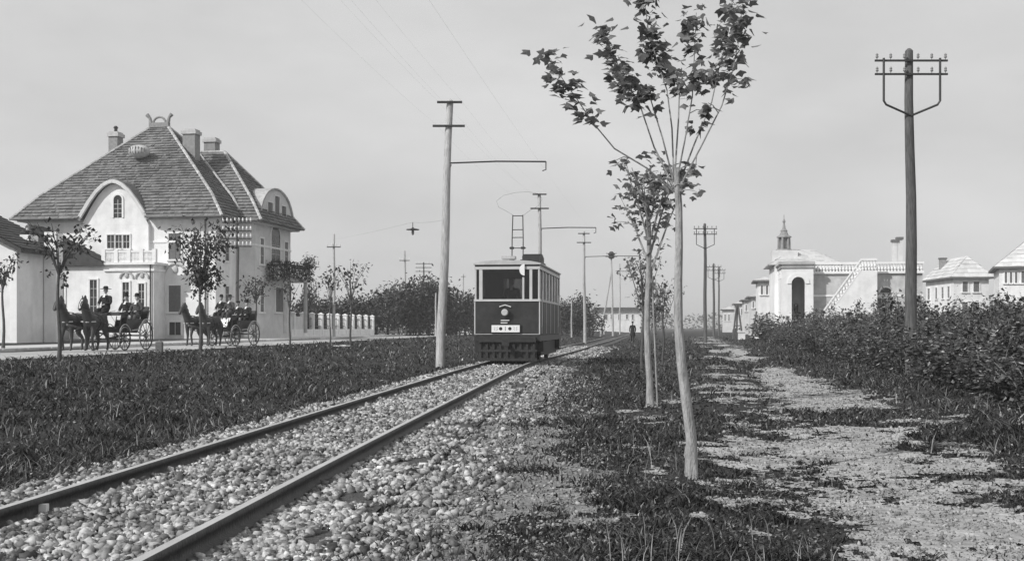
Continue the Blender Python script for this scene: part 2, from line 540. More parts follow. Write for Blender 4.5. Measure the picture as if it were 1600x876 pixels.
# ------------------------------------------------------------------ rails
def rail(name, off, parent):
    prof = [(-0.065, 0.0), (0.065, 0.0), (0.065, 0.02), (0.018, 0.035), (0.018, 0.09), (0.036, 0.10), (0.036, 0.132), (0.028, 0.14), (-0.028, 0.14),
            (-0.036, 0.132), (-0.036, 0.10), (-0.018, 0.09), (-0.018, 0.035), (-0.065, 0.02)]
    yy = np.concatenate([np.arange(-4, 60, 1.0), np.arange(60, 330, 3.0)])
    cx = track_x(yy)
    tx = np.gradient(cx, yy)
    ln = np.sqrt(1 + tx ** 2)
    V, F = [], []
    n = len(prof)
    for i in range(len(yy)):
        nxx, nyy = 1 / ln[i], -tx[i] / ln[i]
        for (a, b) in prof:
            V.append((cx[i] + (off + a) * nxx, yy[i] + (off + a) * nyy, b))
    V = np.array(V)
    top = 7                                    # edge between profile points 7 and 8
    for i in range(len(yy) - 1):
        for k in range(n):
            if k == top: continue
            q = (k + 1) % n
            F.append((i * n + k, i * n + q, (i + 1) * n + q, (i + 1) * n + k))
    r = np_mesh(name, V, np.array(F), M['rail'], parent)
    T = np.array([(i * 2, i * 2 + 1, i * 2 + 3, i * 2 + 2) for i in range(len(yy) - 1)])
    TV = V.reshape(len(yy), n, 3)[:, [7, 8], :].reshape(-1, 3)
    np_mesh('running_surface', TV, T, M['rail_top'], r)
    return r
trk = thing('tram_track', 'steel tram track laid in pale ballast curving away past the tram', 'tram track', (0, 0, 0))
rail('rail', -0.735, trk)
rail('rail', 0.735, trk)

# ballast stones: stuff
def rand_rot(n):
    q = RNG.normal(size=(n, 4))
    q /= np.linalg.norm(q, axis=1)[:, None]
    w, x, y, z = q.T
    return np.stack([1 - 2 * (y * y + z * z), 2 * (x * y - z * w), 2 * (x * z + y * w), 2 * (x * y + z * w), 1 - 2 * (x * x + z * z), 2 * (y * z - x * w),
                     2 * (x * z - y * w), 2 * (y * z + x * w), 1 - 2 * (x * x + y * y)], -1).reshape(n, 3, 3)
def stones(name, P, size, mat, parent=None):
    """broken stone: boxes knocked out of shape, so the faces stay flat and the edges sharp"""
    v = np.array([(-1, -1, -1), (1, -1, -1), (1, 1, -1), (-1, 1, -1), (-1, -1, 1), (1, -1, 1), (1, 1, 1), (-1, 1, 1)], float) * .8
    f = np.array([(0, 3, 2), (0, 2, 1), (4, 5, 6), (4, 6, 7), (0, 1, 5), (0, 5, 4), (1, 2, 6), (1, 6, 5), (2, 3, 7), (2, 7, 6), (3, 0, 4), (3, 4, 7)])
    n = len(P)
    vv = v[None] * RNG.uniform(.35, 1.25, (n, 8, 3))
    sc = size[:, None, None] * RNG.uniform(0.6, 1.25, (n, 1, 3))
    vv = np.einsum('nij,nkj->nki', rand_rot(n), vv * sc)
    vv[:, :, 2] *= 0.85
    vv += P[:, None, :]
    ff = f[None] + (np.arange(n) * 8)[:, None, None]
    return np_mesh(name, vv.reshape(-1, 3), ff.reshape(-1, 3), mat, parent)
def pick_y(n, a, b, pw):
    u = RNG.uniform(size=n)
    e = 1 - pw
    return (a ** e + u * (b ** e - a ** e)) ** (1 / e)
n = 80000
Y = pick_y(n, 4.2, 75, 1.35)
d = RNG.uniform(-1.75, 2.3, n)
keep = (np.abs(np.abs(d) - 0.735) > 0.075)
keep &= (d < 1.05) | (RNG.uniform(size=n) < np.exp(-(d - 1.05) * 1.5)) & (fnoise(d * 2.5, Y * 1.5, 14) > .36 + .12 * (d - 1.05))
keep &= fnoise(d * 3.0 + 50, Y * 2.2, 15) > .2
keep &= (d > -1.25) | (RNG.uniform(size=n) < np.exp((d + 1.25) * 3.0))
Y, d = Y[keep], d[keep]
X = d + track_x(Y)
Z = np.maximum(hgt(X, Y) + 0.01, np.where(np.abs(d) < 1.5, 0.0, -1)) + 0.012
size = (0.010 + 0.030 * RNG.uniform(0, 1, len(Y)) ** 1.6) * np.interp(Y, [4, 20, 40, 75], [1, 1.15, 1.6, 2.2])
Z = Z + np.where(np.abs(d) < 0.66, RNG.uniform(0, 0.035, len(Y)), 0)
tag(stones('ballast', np.stack([X, Y, Z], -1), size, M['stone']), 'pale broken stone ballast between and beside the tram rails', 'ballast', kind='stuff')

# loose clods and pebbles on the bare earth
n = 30000
Y = pick_y(n, 4.5, 45, 1.5)
X = path_x(Y) + RNG.uniform(-2.4, 1.5, n) * path_w(Y)
k = path_mask(X, Y) > 0.0
Y2 = pick_y(7000, 4.5, 30, 1.4)
X2 = track_x(Y2) + RNG.uniform(1.6, 3.1, 7000)
X, Y = np.concatenate([X[k], X2]), np.concatenate([Y[k], Y2])
size = (0.004 + 0.014 * RNG.uniform(0, 1, len(Y)) ** 3) * np.interp(Y, [4, 12, 45], [.9, 1.3, 2.6])
tag(stones('gravel', np.stack([X, Y, hgt(X, Y) + .012], -1), size, M['clod']), 'loose pebbles and clods lying on the footpath and sandy shoulder', 'gravel', kind='stuff')

# grass: stuff
def blades(name, P, h, w, mat, lean=0.5):
    n = len(P)
    a = RNG.uniform(0, 2 * math.pi, n)
    dx, dy = np.cos(a) * w, np.sin(a) * w
    b = RNG.uniform(0, 2 * math.pi, n)
    lx, ly = np.cos(b) * h * lean * RNG.uniform(0.2, 1.2, n), np.sin(b) * h * lean * RNG.uniform(0.2, 1.2, n)
    V = np.empty((n, 5, 3))
    V[:, 0] = P - np.stack([dx, dy, 0.01 + 0 * dx], -1)
    V[:, 1] = P + np.stack([dx, dy, -0.01 + 0 * dx], -1)
    V[:, 2] = P + np.stack([lx * .35 - dx * .8, ly * .35 - dy * .8, h * .6], -1)
    V[:, 3] = P + np.stack([lx * .35 + dx * .8, ly * .35 + dy * .8, h * .6], -1)
    V[:, 4] = P + np.stack([lx, ly, h], -1)
    k = (np.arange(n) * 5)[:, None]
    F = np.concatenate([k + np.array([[0, 1, 3]]), k + np.array([[0, 3, 2]]), k + np.array([[2, 3, 4]])], 0)
    return np_mesh(name, V.reshape(-1, 3), F, mat)
n = 330000
Y = pick_y(n, 4.6, 130, 1.75)
X = RNG.uniform(-0.53, 0.53, n) * Y + RNG.uniform(-1.5, 1.5, n)
d = X - track_x(Y)
rd = X - road_x(Y)
u = RNG.uniform(size=n)
pm = path_mask(X, Y)
keep = (rd > 0.15) & ((d < -1.40) | (d > 1.45))
keep &= (pm < 0.05) | (u < 0.04 + 0.34 * np.clip(0.75 - pm, 0, 1))
keep &= (d < 1.5) | (d > 3.4) | (soil_mask(X, Y) > 0.8) | (u < 0.10)
patch = fnoise(X * 0.7, Y * 0.7, 51)
keep &= u < np.clip(0.55 + (patch - 0.35) * 2.2, 0.25, 1)
X, Y, d, pm, patch = X[keep], Y[keep], d[keep], pm[keep], patch[keep]
hh = RNG.uniform(0.015, 0.06, len(X)) * np.interp(Y, [4, 12, 40, 130], [0.9, 1.0, 1.5, 2.6]) * np.interp(patch, [.2, .7], [0.7, 1.35])
hh *= 0.35 + 1.5 * vnoise(X * 5.5, Y * 4.5, 81) ** 1.3
hh *= np.where(d < -1.4, 1.25, 1.0)
rightmost = X - path_x(Y) > path_w(Y) * 1.3
hh *= np.where(rightmost, 1.5, 1.0)
hh *= np.clip(0.45 + (0.05 - pm) * 0.9, 0.45, 1.0)
ww = RNG.uniform(0.003, 0.008, len(X)) * np.interp(Y, [4, 12, 40, 130], [1.0, 1.6, 4.0, 9.0])
tag(blades('grass', np.stack([X, Y, hgt(X, Y) + 0.0], -1), hh, ww, M['blade'], 1.5), 'short rough grass on the verges beside the tram track and path', 'grass', kind='stuff')

# a few tall dry stalks standing out of the turf
n = 2600
Y = pick_y(n, 4.8, 60, 1.5)
X = RNG.uniform(-0.5, 0.5, n) * Y
d = X - track_x(Y)
k = (X - road_x(Y) > .4) & ((d < -1.7) | (d > 2.6)) & (path_mask(X, Y) < 0) & (fnoise(X * .8, Y * .5, 95) > .5)
X, Y = X[k], Y[k]
tag(blades('dry_stalks', np.stack([X, Y, hgt(X, Y)], -1), RNG.uniform(.10, .26, len(X)), RNG.uniform(.0015, .003, len(X)) * np.interp(Y, [5, 15, 60], [1, 1.8, 5]), M['straw'], .45), 'thin dry stalks standing in the verge grass', 'stalks', kind='stuff')

# broad weed leaves lying in the grass: stuff
def leaf_scatter(C, size, droop=0.5, lobed=False, flat=0.0):
    """C (n,3) stems of leaves; returns verts (n*k,3), faces"""
    n = len(C)
    a = RNG.uniform(0, 2 * math.pi, n)
    pitch = RNG.normal(-droop, 0.45, n)                       # tip direction below the horizontal
    if flat:
        pitch = RNG.normal(0.15, 0.3, n)
    t = np.stack([np.cos(a) * np.cos(pitch), np.sin(a) * np.cos(pitch), np.sin(pitch)], -1)
    s_ = np.stack([-np.sin(a), np.cos(a), RNG.normal(0, 0.35, n)], -1)
    s_ /= np.linalg.norm(s_, axis=1)[:, None]
    nn = np.cross(s_, t)
    sz = size[:, None]
    if lobed:
        pr = [(0, 0, 0), (0.25, 0.5, .10), (0.55, 0.28, .04), (1.0, 0.0, -.12), (0.55, -0.28, .04), (0.25, -0.5, .10), (0.5, 0.62, .06), (0.5, -0.62, .06), (0.42, 0, -.03)]
        fs = [(0, 1, 8), (1, 6, 8), (6, 2, 8), (2, 3, 8), (3, 4, 8), (4, 7, 8), (7, 5, 8), (5, 0, 8)]
    else:
        pr = [(0, 0, 0), (0.45, 0.34, .08), (1.0, 0, -.06), (0.45, -0.34, .08)]
        fs = [(0, 1, 2), (0, 2, 3)]
    V = np.stack([C + sz * (p[0] * t + p[1] * s_ + p[2] * nn) for p in pr], 1)
    k = (np.arange(n) * len(pr))[:, None]
    F = np.concatenate([k + np.array([f]) for f in fs], 0)
    return V.reshape(-1, 3), F
n = 60000
Y = pick_y(n, 4.6, 70, 1.6)
X = RNG.uniform(-0.52, 0.52, n) * Y + RNG.uniform(-1.5, 1.5, n)
d = X - track_x(Y)
keep = (X - road_x(Y) > 0.3) & ((d < -1.5) | (d > 3.0) | ((d > 1.9) & (RNG.uniform(size=n) < 0.25))) & (path_mask(X, Y) < 0.1)
keep &= fnoise(X * 0.9, Y * 0.9, 71) > 0.42
X, Y = X[keep], Y[keep]
C = np.stack([X, Y, hgt(X, Y) + RNG.uniform(0.01, 0.07, len(X)) * np.interp(Y, [4, 40], [0.8, 2.2])], -1)
V, F = leaf_scatter(C, RNG.uniform(0.02, 0.05, len(X)) * np.interp(Y, [4, 12, 40, 70], [0.8, 1.1, 2.4, 3.4]), flat=1.0)
tag(np_mesh('weeds', V, F, M['blade']), 'low broad leaved weeds growing through the verge grass', 'weeds', kind='stuff')

# ------------------------------------------------------------------ roof tiles
def clip_poly(poly, ax, val, keep_greater):
    out = []
    for i in range(len(poly)):
        p, q = poly[i], poly[(i + 1) % len(poly)]
        dp, dq = (p[ax] - val), (q[ax] - val)
        if not keep_greater: dp, dq = -dp, -dq
        if dp >= -1e-9: out.append(p)
        if (dp > 1e-9 and dq < -1e-9) or (dp < -1e-9 and dq > 1e-9):
            t = dp / (dp - dq)
            out.append((p[0] + (q[0] - p[0]) * t, p[1] + (q[1] - p[1]) * t))
    return out
def tiled(mb, poly, course=0.30, width=0.27, lift=0.085):
    P = [Vector(p) for p in poly]
    nrm = (P[1] - P[0]).cross(P[2] - P[0]).normalized()
    if nrm.z < 0: nrm = -nrm
    h = Vector((0, 0, 1)).cross(nrm).normalized()
    s = nrm.cross(h)
    if s.z < 0: s = -s
    O = P[0]
    q = [((p - O).dot(h), (p - O).dot(s)) for p in P]
    b0, b1 = min(p[1] for p in q), max(p[1] for p in q)
    nc = max(1, round((b1 - b0) / course))
    st = (b1 - b0) / nc
    for i in range(nc):
        lo, hi = b0 + i * st, b0 + (i + 1) * st
        row = clip_poly(clip_poly(q, 1, lo, True), 1, hi, False)
        if len(row) < 3: continue
        a0, a1 = min(p[0] for p in row), max(p[0] for p in row)
        if a1 - a0 < 0.02: continue
        nt_ = max(1, round((a1 - a0) / width))
        for k in range(nt_):
            ca, cb = a0 + (a1 - a0) * k / nt_, a0 + (a1 - a0) * (k + 1) / nt_
            cell = clip_poly(clip_poly(row, 0, ca, True), 0, cb, False)
            if len(cell) < 3: continue
            lf = lift * random.uniform(0.55, 1.45)
            vs = []
            for (a, b) in cell:
                vs.append(O + h * a + s * b + nrm * (0.01 + lf * (1 - (b - lo) / st)))
            m = len(vs)
            fs = [tuple(range(m))]
            low = [j for j in range(m) if abs(cell[j][1] - lo) < 1e-6]
            if len(low) >= 2:
                j0, j1 = low[0], low[-1]
                vs.append(O + h * cell[j0][0] + s * lo - nrm * 0.01)
                vs.append(O + h * cell[j1][0] + s * lo - nrm * 0.01)
                fs.append((j0, j1, m + 1, m))
            mb.add(vs, fs)

def hip_caps(mb, pts, r=0.11):
    for i in range(len(pts) - 1):
        a, b = Vector(pts[i]), Vector(pts[i + 1])
        n = max(1, round((b - a).length / 0.45))
        for k in range(n):
            p, q = a.lerp(b, k / n), a.lerp(b, (k + 1.06) / n)
            mb.tube([p + Vector((0, 0, .05)), q + Vector((0, 0, .05))], [r * 1.15, r * 0.95], 6)

# ------------------------------------------------------------------ windows on a wall plane
class Frame:
    """a building's own axes: origin at a ground corner, u to the right along the front, v away from the street front, z up"""
    def __init__(s, x, y, ang, z):
        s.o, s.ang, s.z = Vector((x, y)), ang, z
        s.u, s.v = Vector((math.cos(ang), math.sin(ang))), Vector((-math.sin(ang), math.cos(ang)))
    def hit_u(s, px, v):                 # u on the plane v = const seen at picture column px
        k = (px - 800.0) / FOCAL
        p = s.o + s.v * v
        return (k * p.y - p.x) / (s.u.x - k * s.u.y)
    def hit_v(s, px, u):
        k = (px - 800.0) / FOCAL
        p = s.o + s.u * u
        return (k * p.y - p.x) / (s.v.x - k * s.v.y)
    def y(s, u, v):
        return (s.o + s.u * u + s.v * v).y
    def zz(s, py, u, v):                 # height above the building's ground
        return Z_at(py, s.y(u, v)) - s.z

def window(parent, plane, c, a0, a1, z0, z1, arched=False, mull=1, bars=2, out=-1, shutter=False, sill=True, frame_mat=None, pane_mat=None, surround=0.12):
    """plane 'v': window spans u in a0..a1 on v = c; plane 'u': spans v on u = c. out: sign of the outward direction along the normal axis"""
    fm = frame_mat or M['trim']
    def B(mb, p0, p1, q0, q1, d0, d1):
        lo, hi = sorted((c + out * d0, c + out * d1))
        if plane == 'v': mb.box(p0, p1, lo, hi, q0, q1)
        else: mb.box(lo, hi, p0, p1, q0, q1)
    def S(mb, poly, d0, d1):
        mb.slab(poly, 'y' if plane == 'v' else 'x', c + out * d0, c + out * d1)
    fr = MB()
    w = surround
    B(fr, a0 - w, a0, z0, z1, -0.03, 0.07)
    B(fr, a1, a1 + w, z0, z1, -0.03, 0.07)
    m = (a0 + a1) / 2
    if arched:
        r = (a1 - a0) / 2
        n = 10
        for i in range(n):
            t0, t1 = math.pi * i / n, math.pi * (i + 1) / n
            S(fr, [(m + r * math.cos(t0), z1 + r * math.sin(t0)), (m + (r + w) * math.cos(t0), z1 + (r + w) * math.sin(t0)),
                   (m + (r + w) * math.cos(t1), z1 + (r + w) * math.sin(t1)), (m + r * math.cos(t1), z1 + r * math.sin(t1))], -0.03, 0.07)
    else:
        B(fr, a0 - w, a1 + w, z1, z1 + w, -0.03, 0.085)
    wo = fr.build('window', fm, parent)
    pn = MB()
    if arched:
        r = (a1 - a0) / 2
        S(pn, [(a0, z0), (a1, z0)] + [(m + r * math.cos(math.pi * i / 10), z1 + r * math.sin(math.pi * i / 10)) for i in range(11)], -0.03, 0.015)
    else:
        B(pn, a0, a1, z0, z1, -0.03, 0.015)
    pn.build('pane', pane_mat or (M['shutter'] if shutter else M['pane']), wo)
    if mull or bars:
        gb = MB()
        for i in range(1, mull + 1):
            x = a0 + (a1 - a0) * i / (mull + 1)
            B(gb, x - 0.025, x + 0.025, z0, z1, -0.02, 0.035)
        for i in range(1, bars + 1):
            z = z0 + (z1 - z0) * i / (bars + 1)
            B(gb, a0, a1, z - 0.02, z + 0.02, -0.02, 0.031)
        gb.build('glazing_bar', M['shutter'] if shutter else M['plaster_gray'], wo)
    if sill:
        sl = MB()
        B(sl, a0 - w - .06, a1 + w + .06, z0 - 0.12, z0, -0.03, 0.14)
        sl.build('sill', fm, wo)
    return wo

# ------------------------------------------------------------------ the villa
VA = math.radians(-10)
vf = Frame(X_at(337, 82), 82.0, VA, 0.45)          # u = 0 at the right front corner, the front runs to negative u
villa = thing('villa', 'big two storey villa with tall tiled mansard roof and curved front gable', 'house', (vf.o.x, vf.o.y, 0.45), VA)
EZ = 9.1 - 0.45                                     # eaves
WMAIN, DMAIN = 14.7, 12.0
def fu(px): return vf.hit_u(px, 0)
gu_l, gu_r = vf.hit_u(125, -.3), vf.hit_u(234, -.3)
w = MB()
w.box(-WMAIN, 0, 0, DMAIN, -0.4, EZ)
w.build('wall', M['plaster_white'], villa)
w = MB().box(-8, 1.4, 3.7, 11.0, -0.4, EZ - 0.004)
w.build('wing_wall', M['plaster_warm'], villa)
w = MB().box(-WMAIN - .08, .08, -.08, DMAIN, -.4, 1.05).box(-2, 1.48, 3.62, 11.08, -.4, 1.046)
w.build('plinth', M['plaster_warm'], villa)
w = MB().box(-WMAIN - .06, .06, -.06, DMAIN, 6.9, 7.05).box(-2, 1.46, 3.64, 11.06, 6.896, 7.046)
w.build('string_course', M['trim'], villa)
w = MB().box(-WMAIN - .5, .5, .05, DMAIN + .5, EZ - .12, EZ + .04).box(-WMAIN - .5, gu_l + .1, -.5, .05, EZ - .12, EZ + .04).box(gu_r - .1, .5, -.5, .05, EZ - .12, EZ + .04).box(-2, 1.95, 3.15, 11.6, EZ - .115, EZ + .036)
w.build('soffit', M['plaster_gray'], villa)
# main roof: steep skirt, then slopes up to a short ridge
ov, ins = 0.85, 0.55
mz, rz_ = EZ + 1.75, 16.75 - 0.45
c0, c1 = -WMAIN / 2 - 0.7, -WMAIN / 2 + 0.7
gu_l, gu_r = vf.hit_u(125, -.3), vf.hit_u(234, -.3)
vm = DMAIN / 2
E = [(-WMAIN - ov, -ov, EZ), (ov, -ov, EZ), (ov, DMAIN + ov, EZ), (-WMAIN - ov, DMAIN + ov, EZ)]
Md = [(-WMAIN + ins, ins, mz), (-ins, ins, mz), (-ins, DMAIN - ins, mz), (-WMAIN + ins, DMAIN - ins, mz)]
RA, RB = (c0, vm, rz_), (c1, vm, rz_)
t = MB()
g_m, g_h = (gu_l + gu_r) / 2, (gu_r - gu_l) / 2
FL_ = [E[0], (gu_l + .1, -ov, EZ), (g_m - g_h * .6, ins, mz), Md[0]]         # the skirt stops at the gable
FR_ = [(gu_r - .1, -ov, EZ), E[1], Md[1], (g_m + g_h * .6, ins, mz)]
tiled(t, FL_); tiled(t, FR_)
for i in range(1, 4):
    j = (i + 1) % 4
    tiled(t, [E[i], E[j], Md[j], Md[i]])
tiled(t, [Md[0], Md[1], RB, RA])
tiled(t, [Md[2], Md[3], RA, RB])
tiled(t, [Md[1], Md[2], RB])
tiled(t, [Md[3], Md[0], RA])
roof = MB()
roof.add(FL_, [(0, 1, 2, 3)]).add(FR_, [(0, 1, 2, 3)])
for i in range(1, 4):
    j = (i + 1) % 4
    roof.add([E[i], E[j], Md[j], Md[i]], [(0, 1, 2, 3)])
roof.add(Md + [RA, RB], [(0, 1, 5, 4), (2, 3, 4, 5), (1, 2, 5), (3, 0, 4)])
roof = roof.build('roof', M['tile'], villa)
tag(t.build('roof_tile', M['tile'], roof), kind='stuff')
hc = MB()
hip_caps(hc, [E[0], Md[0], RA]); hip_caps(hc, [E[1], Md[1], RB]); hip_caps(hc, [RA, RB]); hip_caps(hc, [E[2], Md[2], RB]); hip_caps(hc, [E[3], Md[3], RA])
hc.build('hip_cap', M['cap'], roof)
# wing roof
we, wm_, wp = (0.8, 0.5, 0)
WE = [(-3, 3.7 - ov, EZ + .01), (1.4 + ov, 3.7 - ov, EZ + .01), (1.4 + ov, 11 + ov, EZ + .01), (-3, 11 + ov, EZ + .01)]
WM = [(-3, 3.7 + .45, mz), (1.4 - .45, 3.7 + .45, mz), (1.4 - .45, 11 - .45, mz), (-3, 11 - .45, mz)]
WP, WQ = (-2.6, 7.35, 14.9 - .45), (-6.8, 7.35, 14.9 - .45)
wr = MB()
wr.add([WE[0], WE[1], WM[1], WM[0]], [(0, 1, 2, 3)]).add([WE[1], WE[2], WM[2], WM[1]], [(0, 1, 2, 3)]).add([WE[2], WE[3], WM[3], WM[2]], [(0, 1, 2, 3)])
wr.add([(-6.8, WM[0][1], mz), WM[1], WP, WQ], [(0, 1, 2, 3)]).add([WM[1], WM[2], WP], [(0, 1, 2)]).add([WM[2], (-6.8, WM[3][1], mz), WQ, WP], [(0, 1, 2, 3)])
wr = wr.build('roof', M['tile'], villa)
t = MB()
tiled(t, [WE[0], WE[1], WM[1], WM[0]]); tiled(t, [WE[1], WE[2], WM[2], WM[1]]); tiled(t, [WE[2], WE[3], WM[3], WM[2]])
tiled(t, [(-6.8, WM[0][1], mz), WM[1], WP, WQ]); tiled(t, [WM[1], WM[2], WP]); tiled(t, [WM[2], (-6.8, WM[3][1], mz), WQ, WP])
tag(t.build('roof_tile', M['tile'], wr), kind='stuff')
hc = MB()
hip_caps(hc, [WE[1], WM[1], WP]); hip_caps(hc, [WE[2], WM[2], WP]); hip_caps(hc, [WP, WQ])
# the pale valley line where the wing roof meets the main slope
hip_caps(hc, [(ov - .1, 3.2, EZ + .15), (-.45, 4.0, mz + .1), (-4.6, 7.0, 14.35)], 0.10)
hc.build('hip_cap', M['cap'], wr)
MB().tube([(-WMAIN - ov, -ov - .07, EZ + .02), (gu_l - .1, -ov - .07, EZ + .02)], .05, 6).build('gutter', M['shutter'], villa)
MB().tube([(gu_r + .1, -ov - .07, EZ + .02), (ov + .05, -ov - .07, EZ + .02), (ov + .05, 2.8, EZ + .02)], .05, 6).build('gutter', M['shutter'], villa)
# finial on the ridge
f = MB()
f.box(c0 - .1, c1 + .1, vm - .18, vm + .18, rz_, rz_ + .35)
for sx in (c0, c1):
    f.tube([(sx, vm, rz_ + .3), (sx - (.1 if sx == c0 else -.1), vm, rz_ + .75), (sx + (.22 if sx == c0 else -.22) * 0 - (.32 if sx == c0 else -.32), vm, rz_ + 1.0)], [.16, .12, .17], 7)
arc = [((c0 + c1) / 2 + .5 * math.cos(a), vm, rz_ + .35 + .45 * math.sin(a)) for a in np.linspace(0, math.pi, 9)]
f.tube(arc, .09, 6)
f.build('finial', M['brick'], villa)
# chimneys
def chimney(px, v, pt, pb, wd=0.95, two=False):
    u = vf.hit_u(px, v)
    z1, z0 = vf.zz(pt, u, v), vf.zz(pb, u, v)
    c = MB().box(u - wd / 2, u + wd / 2, v - .45, v + .45, z0 - 1.2, z1 - .35)
    c = c.build('chimney', M['brick'], villa)
    k = MB().box(u - wd / 2 - .1, u + wd / 2 + .1, v - .55, v + .55, z1 - .38, z1 - .12).box(u - wd / 2, u + wd / 2, v - .45, v + .45, z1 - .125, z1)
    k.build('chimney_cap', M['plaster_gray'], c)
    if two:
        MB().lathe((u, v, z1), [(.13, 0), (.13, .3), (.2, .36), (.1, .5)], 8).build('chimney_pot', M['iron'], c)
chimney(299, 5.0, 203, 245, 1.0)
chimney(331, 9.6, 216, 240, 0.95)
chimney(181, 6.6, 207, 232, 0.75, True)
# oval roof vent
u, v = fu(222), 2.6
zc = vf.zz(238, vf.hit_u(222, 3.4), 3.4)
vent = MB()
vu = vf.hit_u(222, 3.4)
vent.ell((vu, 2.95, zc), (0.85, 0.62, 0.5), 14, 8)
vent = vent.build('roof_vent', M['cap'], villa, smooth=True)
vb = MB()
for k in range(-3, 4):
    vb.cbox((vu + k * .22, 2.36 + abs(k) * .045, zc + .02), (.05, .06, .6 - abs(k) * .09))
vb.build('vent_louver', M['shutter'], vent)
# curved front gable
gu0, gu1 = vf.hit_u(125, -.3), vf.hit_u(234, -.3)
gc = (gu0 + gu1) / 2
gp = [(-1.0, 0.0), (-.87, .20), (-.68, .48), (-.48, .73), (-.28, .90), (-.12, .98), (0, 1.0), (.12, .98), (.28, .90), (.48, .73), (.68, .48), (.87, .20), (1.0, 0.0)]
hw, gh = (gu1 - gu0) / 2, 2.75
ga = MB()
GV = -.3
ga.slab([(gc + a * (hw - .1), EZ - .45 + b * (gh + .25)) for a, b in gp], 'y', GV, 2.5)
ga.box(gc - hw + .1, gc + hw - .1, GV, 0.0, -.4, EZ - .44)
ga.build('gable', M['plaster_white'], villa)
gr, gt = MB(), MB()
for (a, b), (a2, b2) in zip(gp[:-1], gp[1:]):
    p, q = (gc + a * hw, EZ - .05 + b * gh), (gc + a2 * hw, EZ - .05 + b2 * gh)
    gr.slab([p, q, (q[0], q[1] + .16), (p[0], p[1] + .16)], 'y', GV - .2, 4.6)
    lx, lz = (q[0] - p[0]), (q[1] - p[1])
    l = math.hypot(lx, lz)
    nx_, nz_ = -lz / l * .15, lx / l * .15
    gt.slab([(p[0] - nx_, p[1] - nz_), (q[0] - nx_, q[1] - nz_), (q[0] + nx_ * .6, q[1] + nz_ * .6), (p[0] + nx_ * .6, p[1] + nz_ * .6)], 'y', GV - .42, GV - .19)
gr.build('gable_roof', M['tile'], villa)
gt.build('bargeboard', M['plaster_warm'], villa)
def fw(x0, x1, y0, y1, v=0.0, **k):
    a, b = vf.hit_u(x0, v), vf.hit_u(x1, v)
    return window(villa, 'v', v, a, b, vf.zz(y1, a, v), vf.zz(y0, a, v), **k)
fw(178, 191, 312, 340, GV, arched=True, bars=3, sill=False)
fw(168, 179, 367, 388, GV, bars=1, surround=.08)
fw(181, 191, 367, 388, GV, bars=1, surround=.08)
fw(193, 203, 367, 388, GV, bars=1, surround=.08)
fw(264, 283, 365, 405, shutter=True)
fw(264, 283, 446, 487, shutter=True)
fw(238, 255, 503, 523, -.08, sill=False, bars=0)
fw(265, 283, 503, 523, -.08, sill=False, bars=0)
# relief over the ground floor window, downpipe
rr = MB()
ru, rzz = fu(274), vf.zz(424, fu(274), 0)
rr.tube([(ru + .75 * math.cos(a), -.03, rzz + .55 * math.sin(a)) for a in np.linspace(0, math.pi, 9)], .10, 6)
rr.ell((ru, -.03, rzz + .15), (.22, .1, .3), 8, 6)
rr.build('relief', M['plaster_gray'], villa)
MB().tube([(fu(231), -.12, .3), (fu(231), -.12, EZ - .1)], .06, 6).build('downpipe', M['iron'], villa)
MB().tube([(fu(322), -.12, .3), (fu(322), -.12, EZ - .1)], .06, 6).build('downpipe', M['shutter'], villa)
def sw(x0, x1, y0, y1, u=1.4, **k):
    a, b = vf.hit_v(x0, u), vf.hit_v(x1, u)
    return window(villa, 'u', u, a, b, vf.zz(y1, u, a), vf.zz(y0, u, a), out=1, **k)
sw(351, 357, 369, 407, 0.0, mull=1)
sw(351, 357, 447, 484, 0.0, mull=1)
sw(406, 411.5, 372, 412)
sw(423, 437, 368, 410, arched=True)
sw(444, 449, 378, 411)
sw(406, 411.5, 450, 487)
sw(430, 442, 449, 487, shutter=True)
# curved dormer over the wing
dv0, dv1 = vf.hit_v(404, 1.4), vf.hit_v(455, 1.4)
dc, dw = (dv0 + dv1) / 2, (dv1 - dv0) / 2
dh = vf.zz(297, 1.4, dc) - EZ
el = [(dc + dw * math.cos(a), EZ + dh * max(0, math.sin(a)) ** 0.9) for a in np.linspace(0, math.pi, 17)]
MB().slab(el, 'x', 1.0, 1.5).build('dormer', M['plaster_warm'], villa)
dr = MB()
for p, q in zip(el[:-1], el[1:]):
    dr.slab([(p[0], p[1] + .005), (q[0], q[1] + .005), (dc + (q[0] - dc) * 1.05, q[1] + .12), (dc + (p[0] - dc) * 1.05, p[1] + .12)], 'x', -.6, 1.62)
dr.build('dormer_roof', M['cap'], villa)
for k in (-1, 0, 1):
    m = dc + k * dw * .42
    hh_ = dh * (.72 if k == 0 else .5)
    window(villa, 'u', 1.5, m - dw * .15, m + dw * .15, EZ + .55, EZ + .3 + hh_, out=1, shutter=True, sill=False, bars=0, surround=.07)
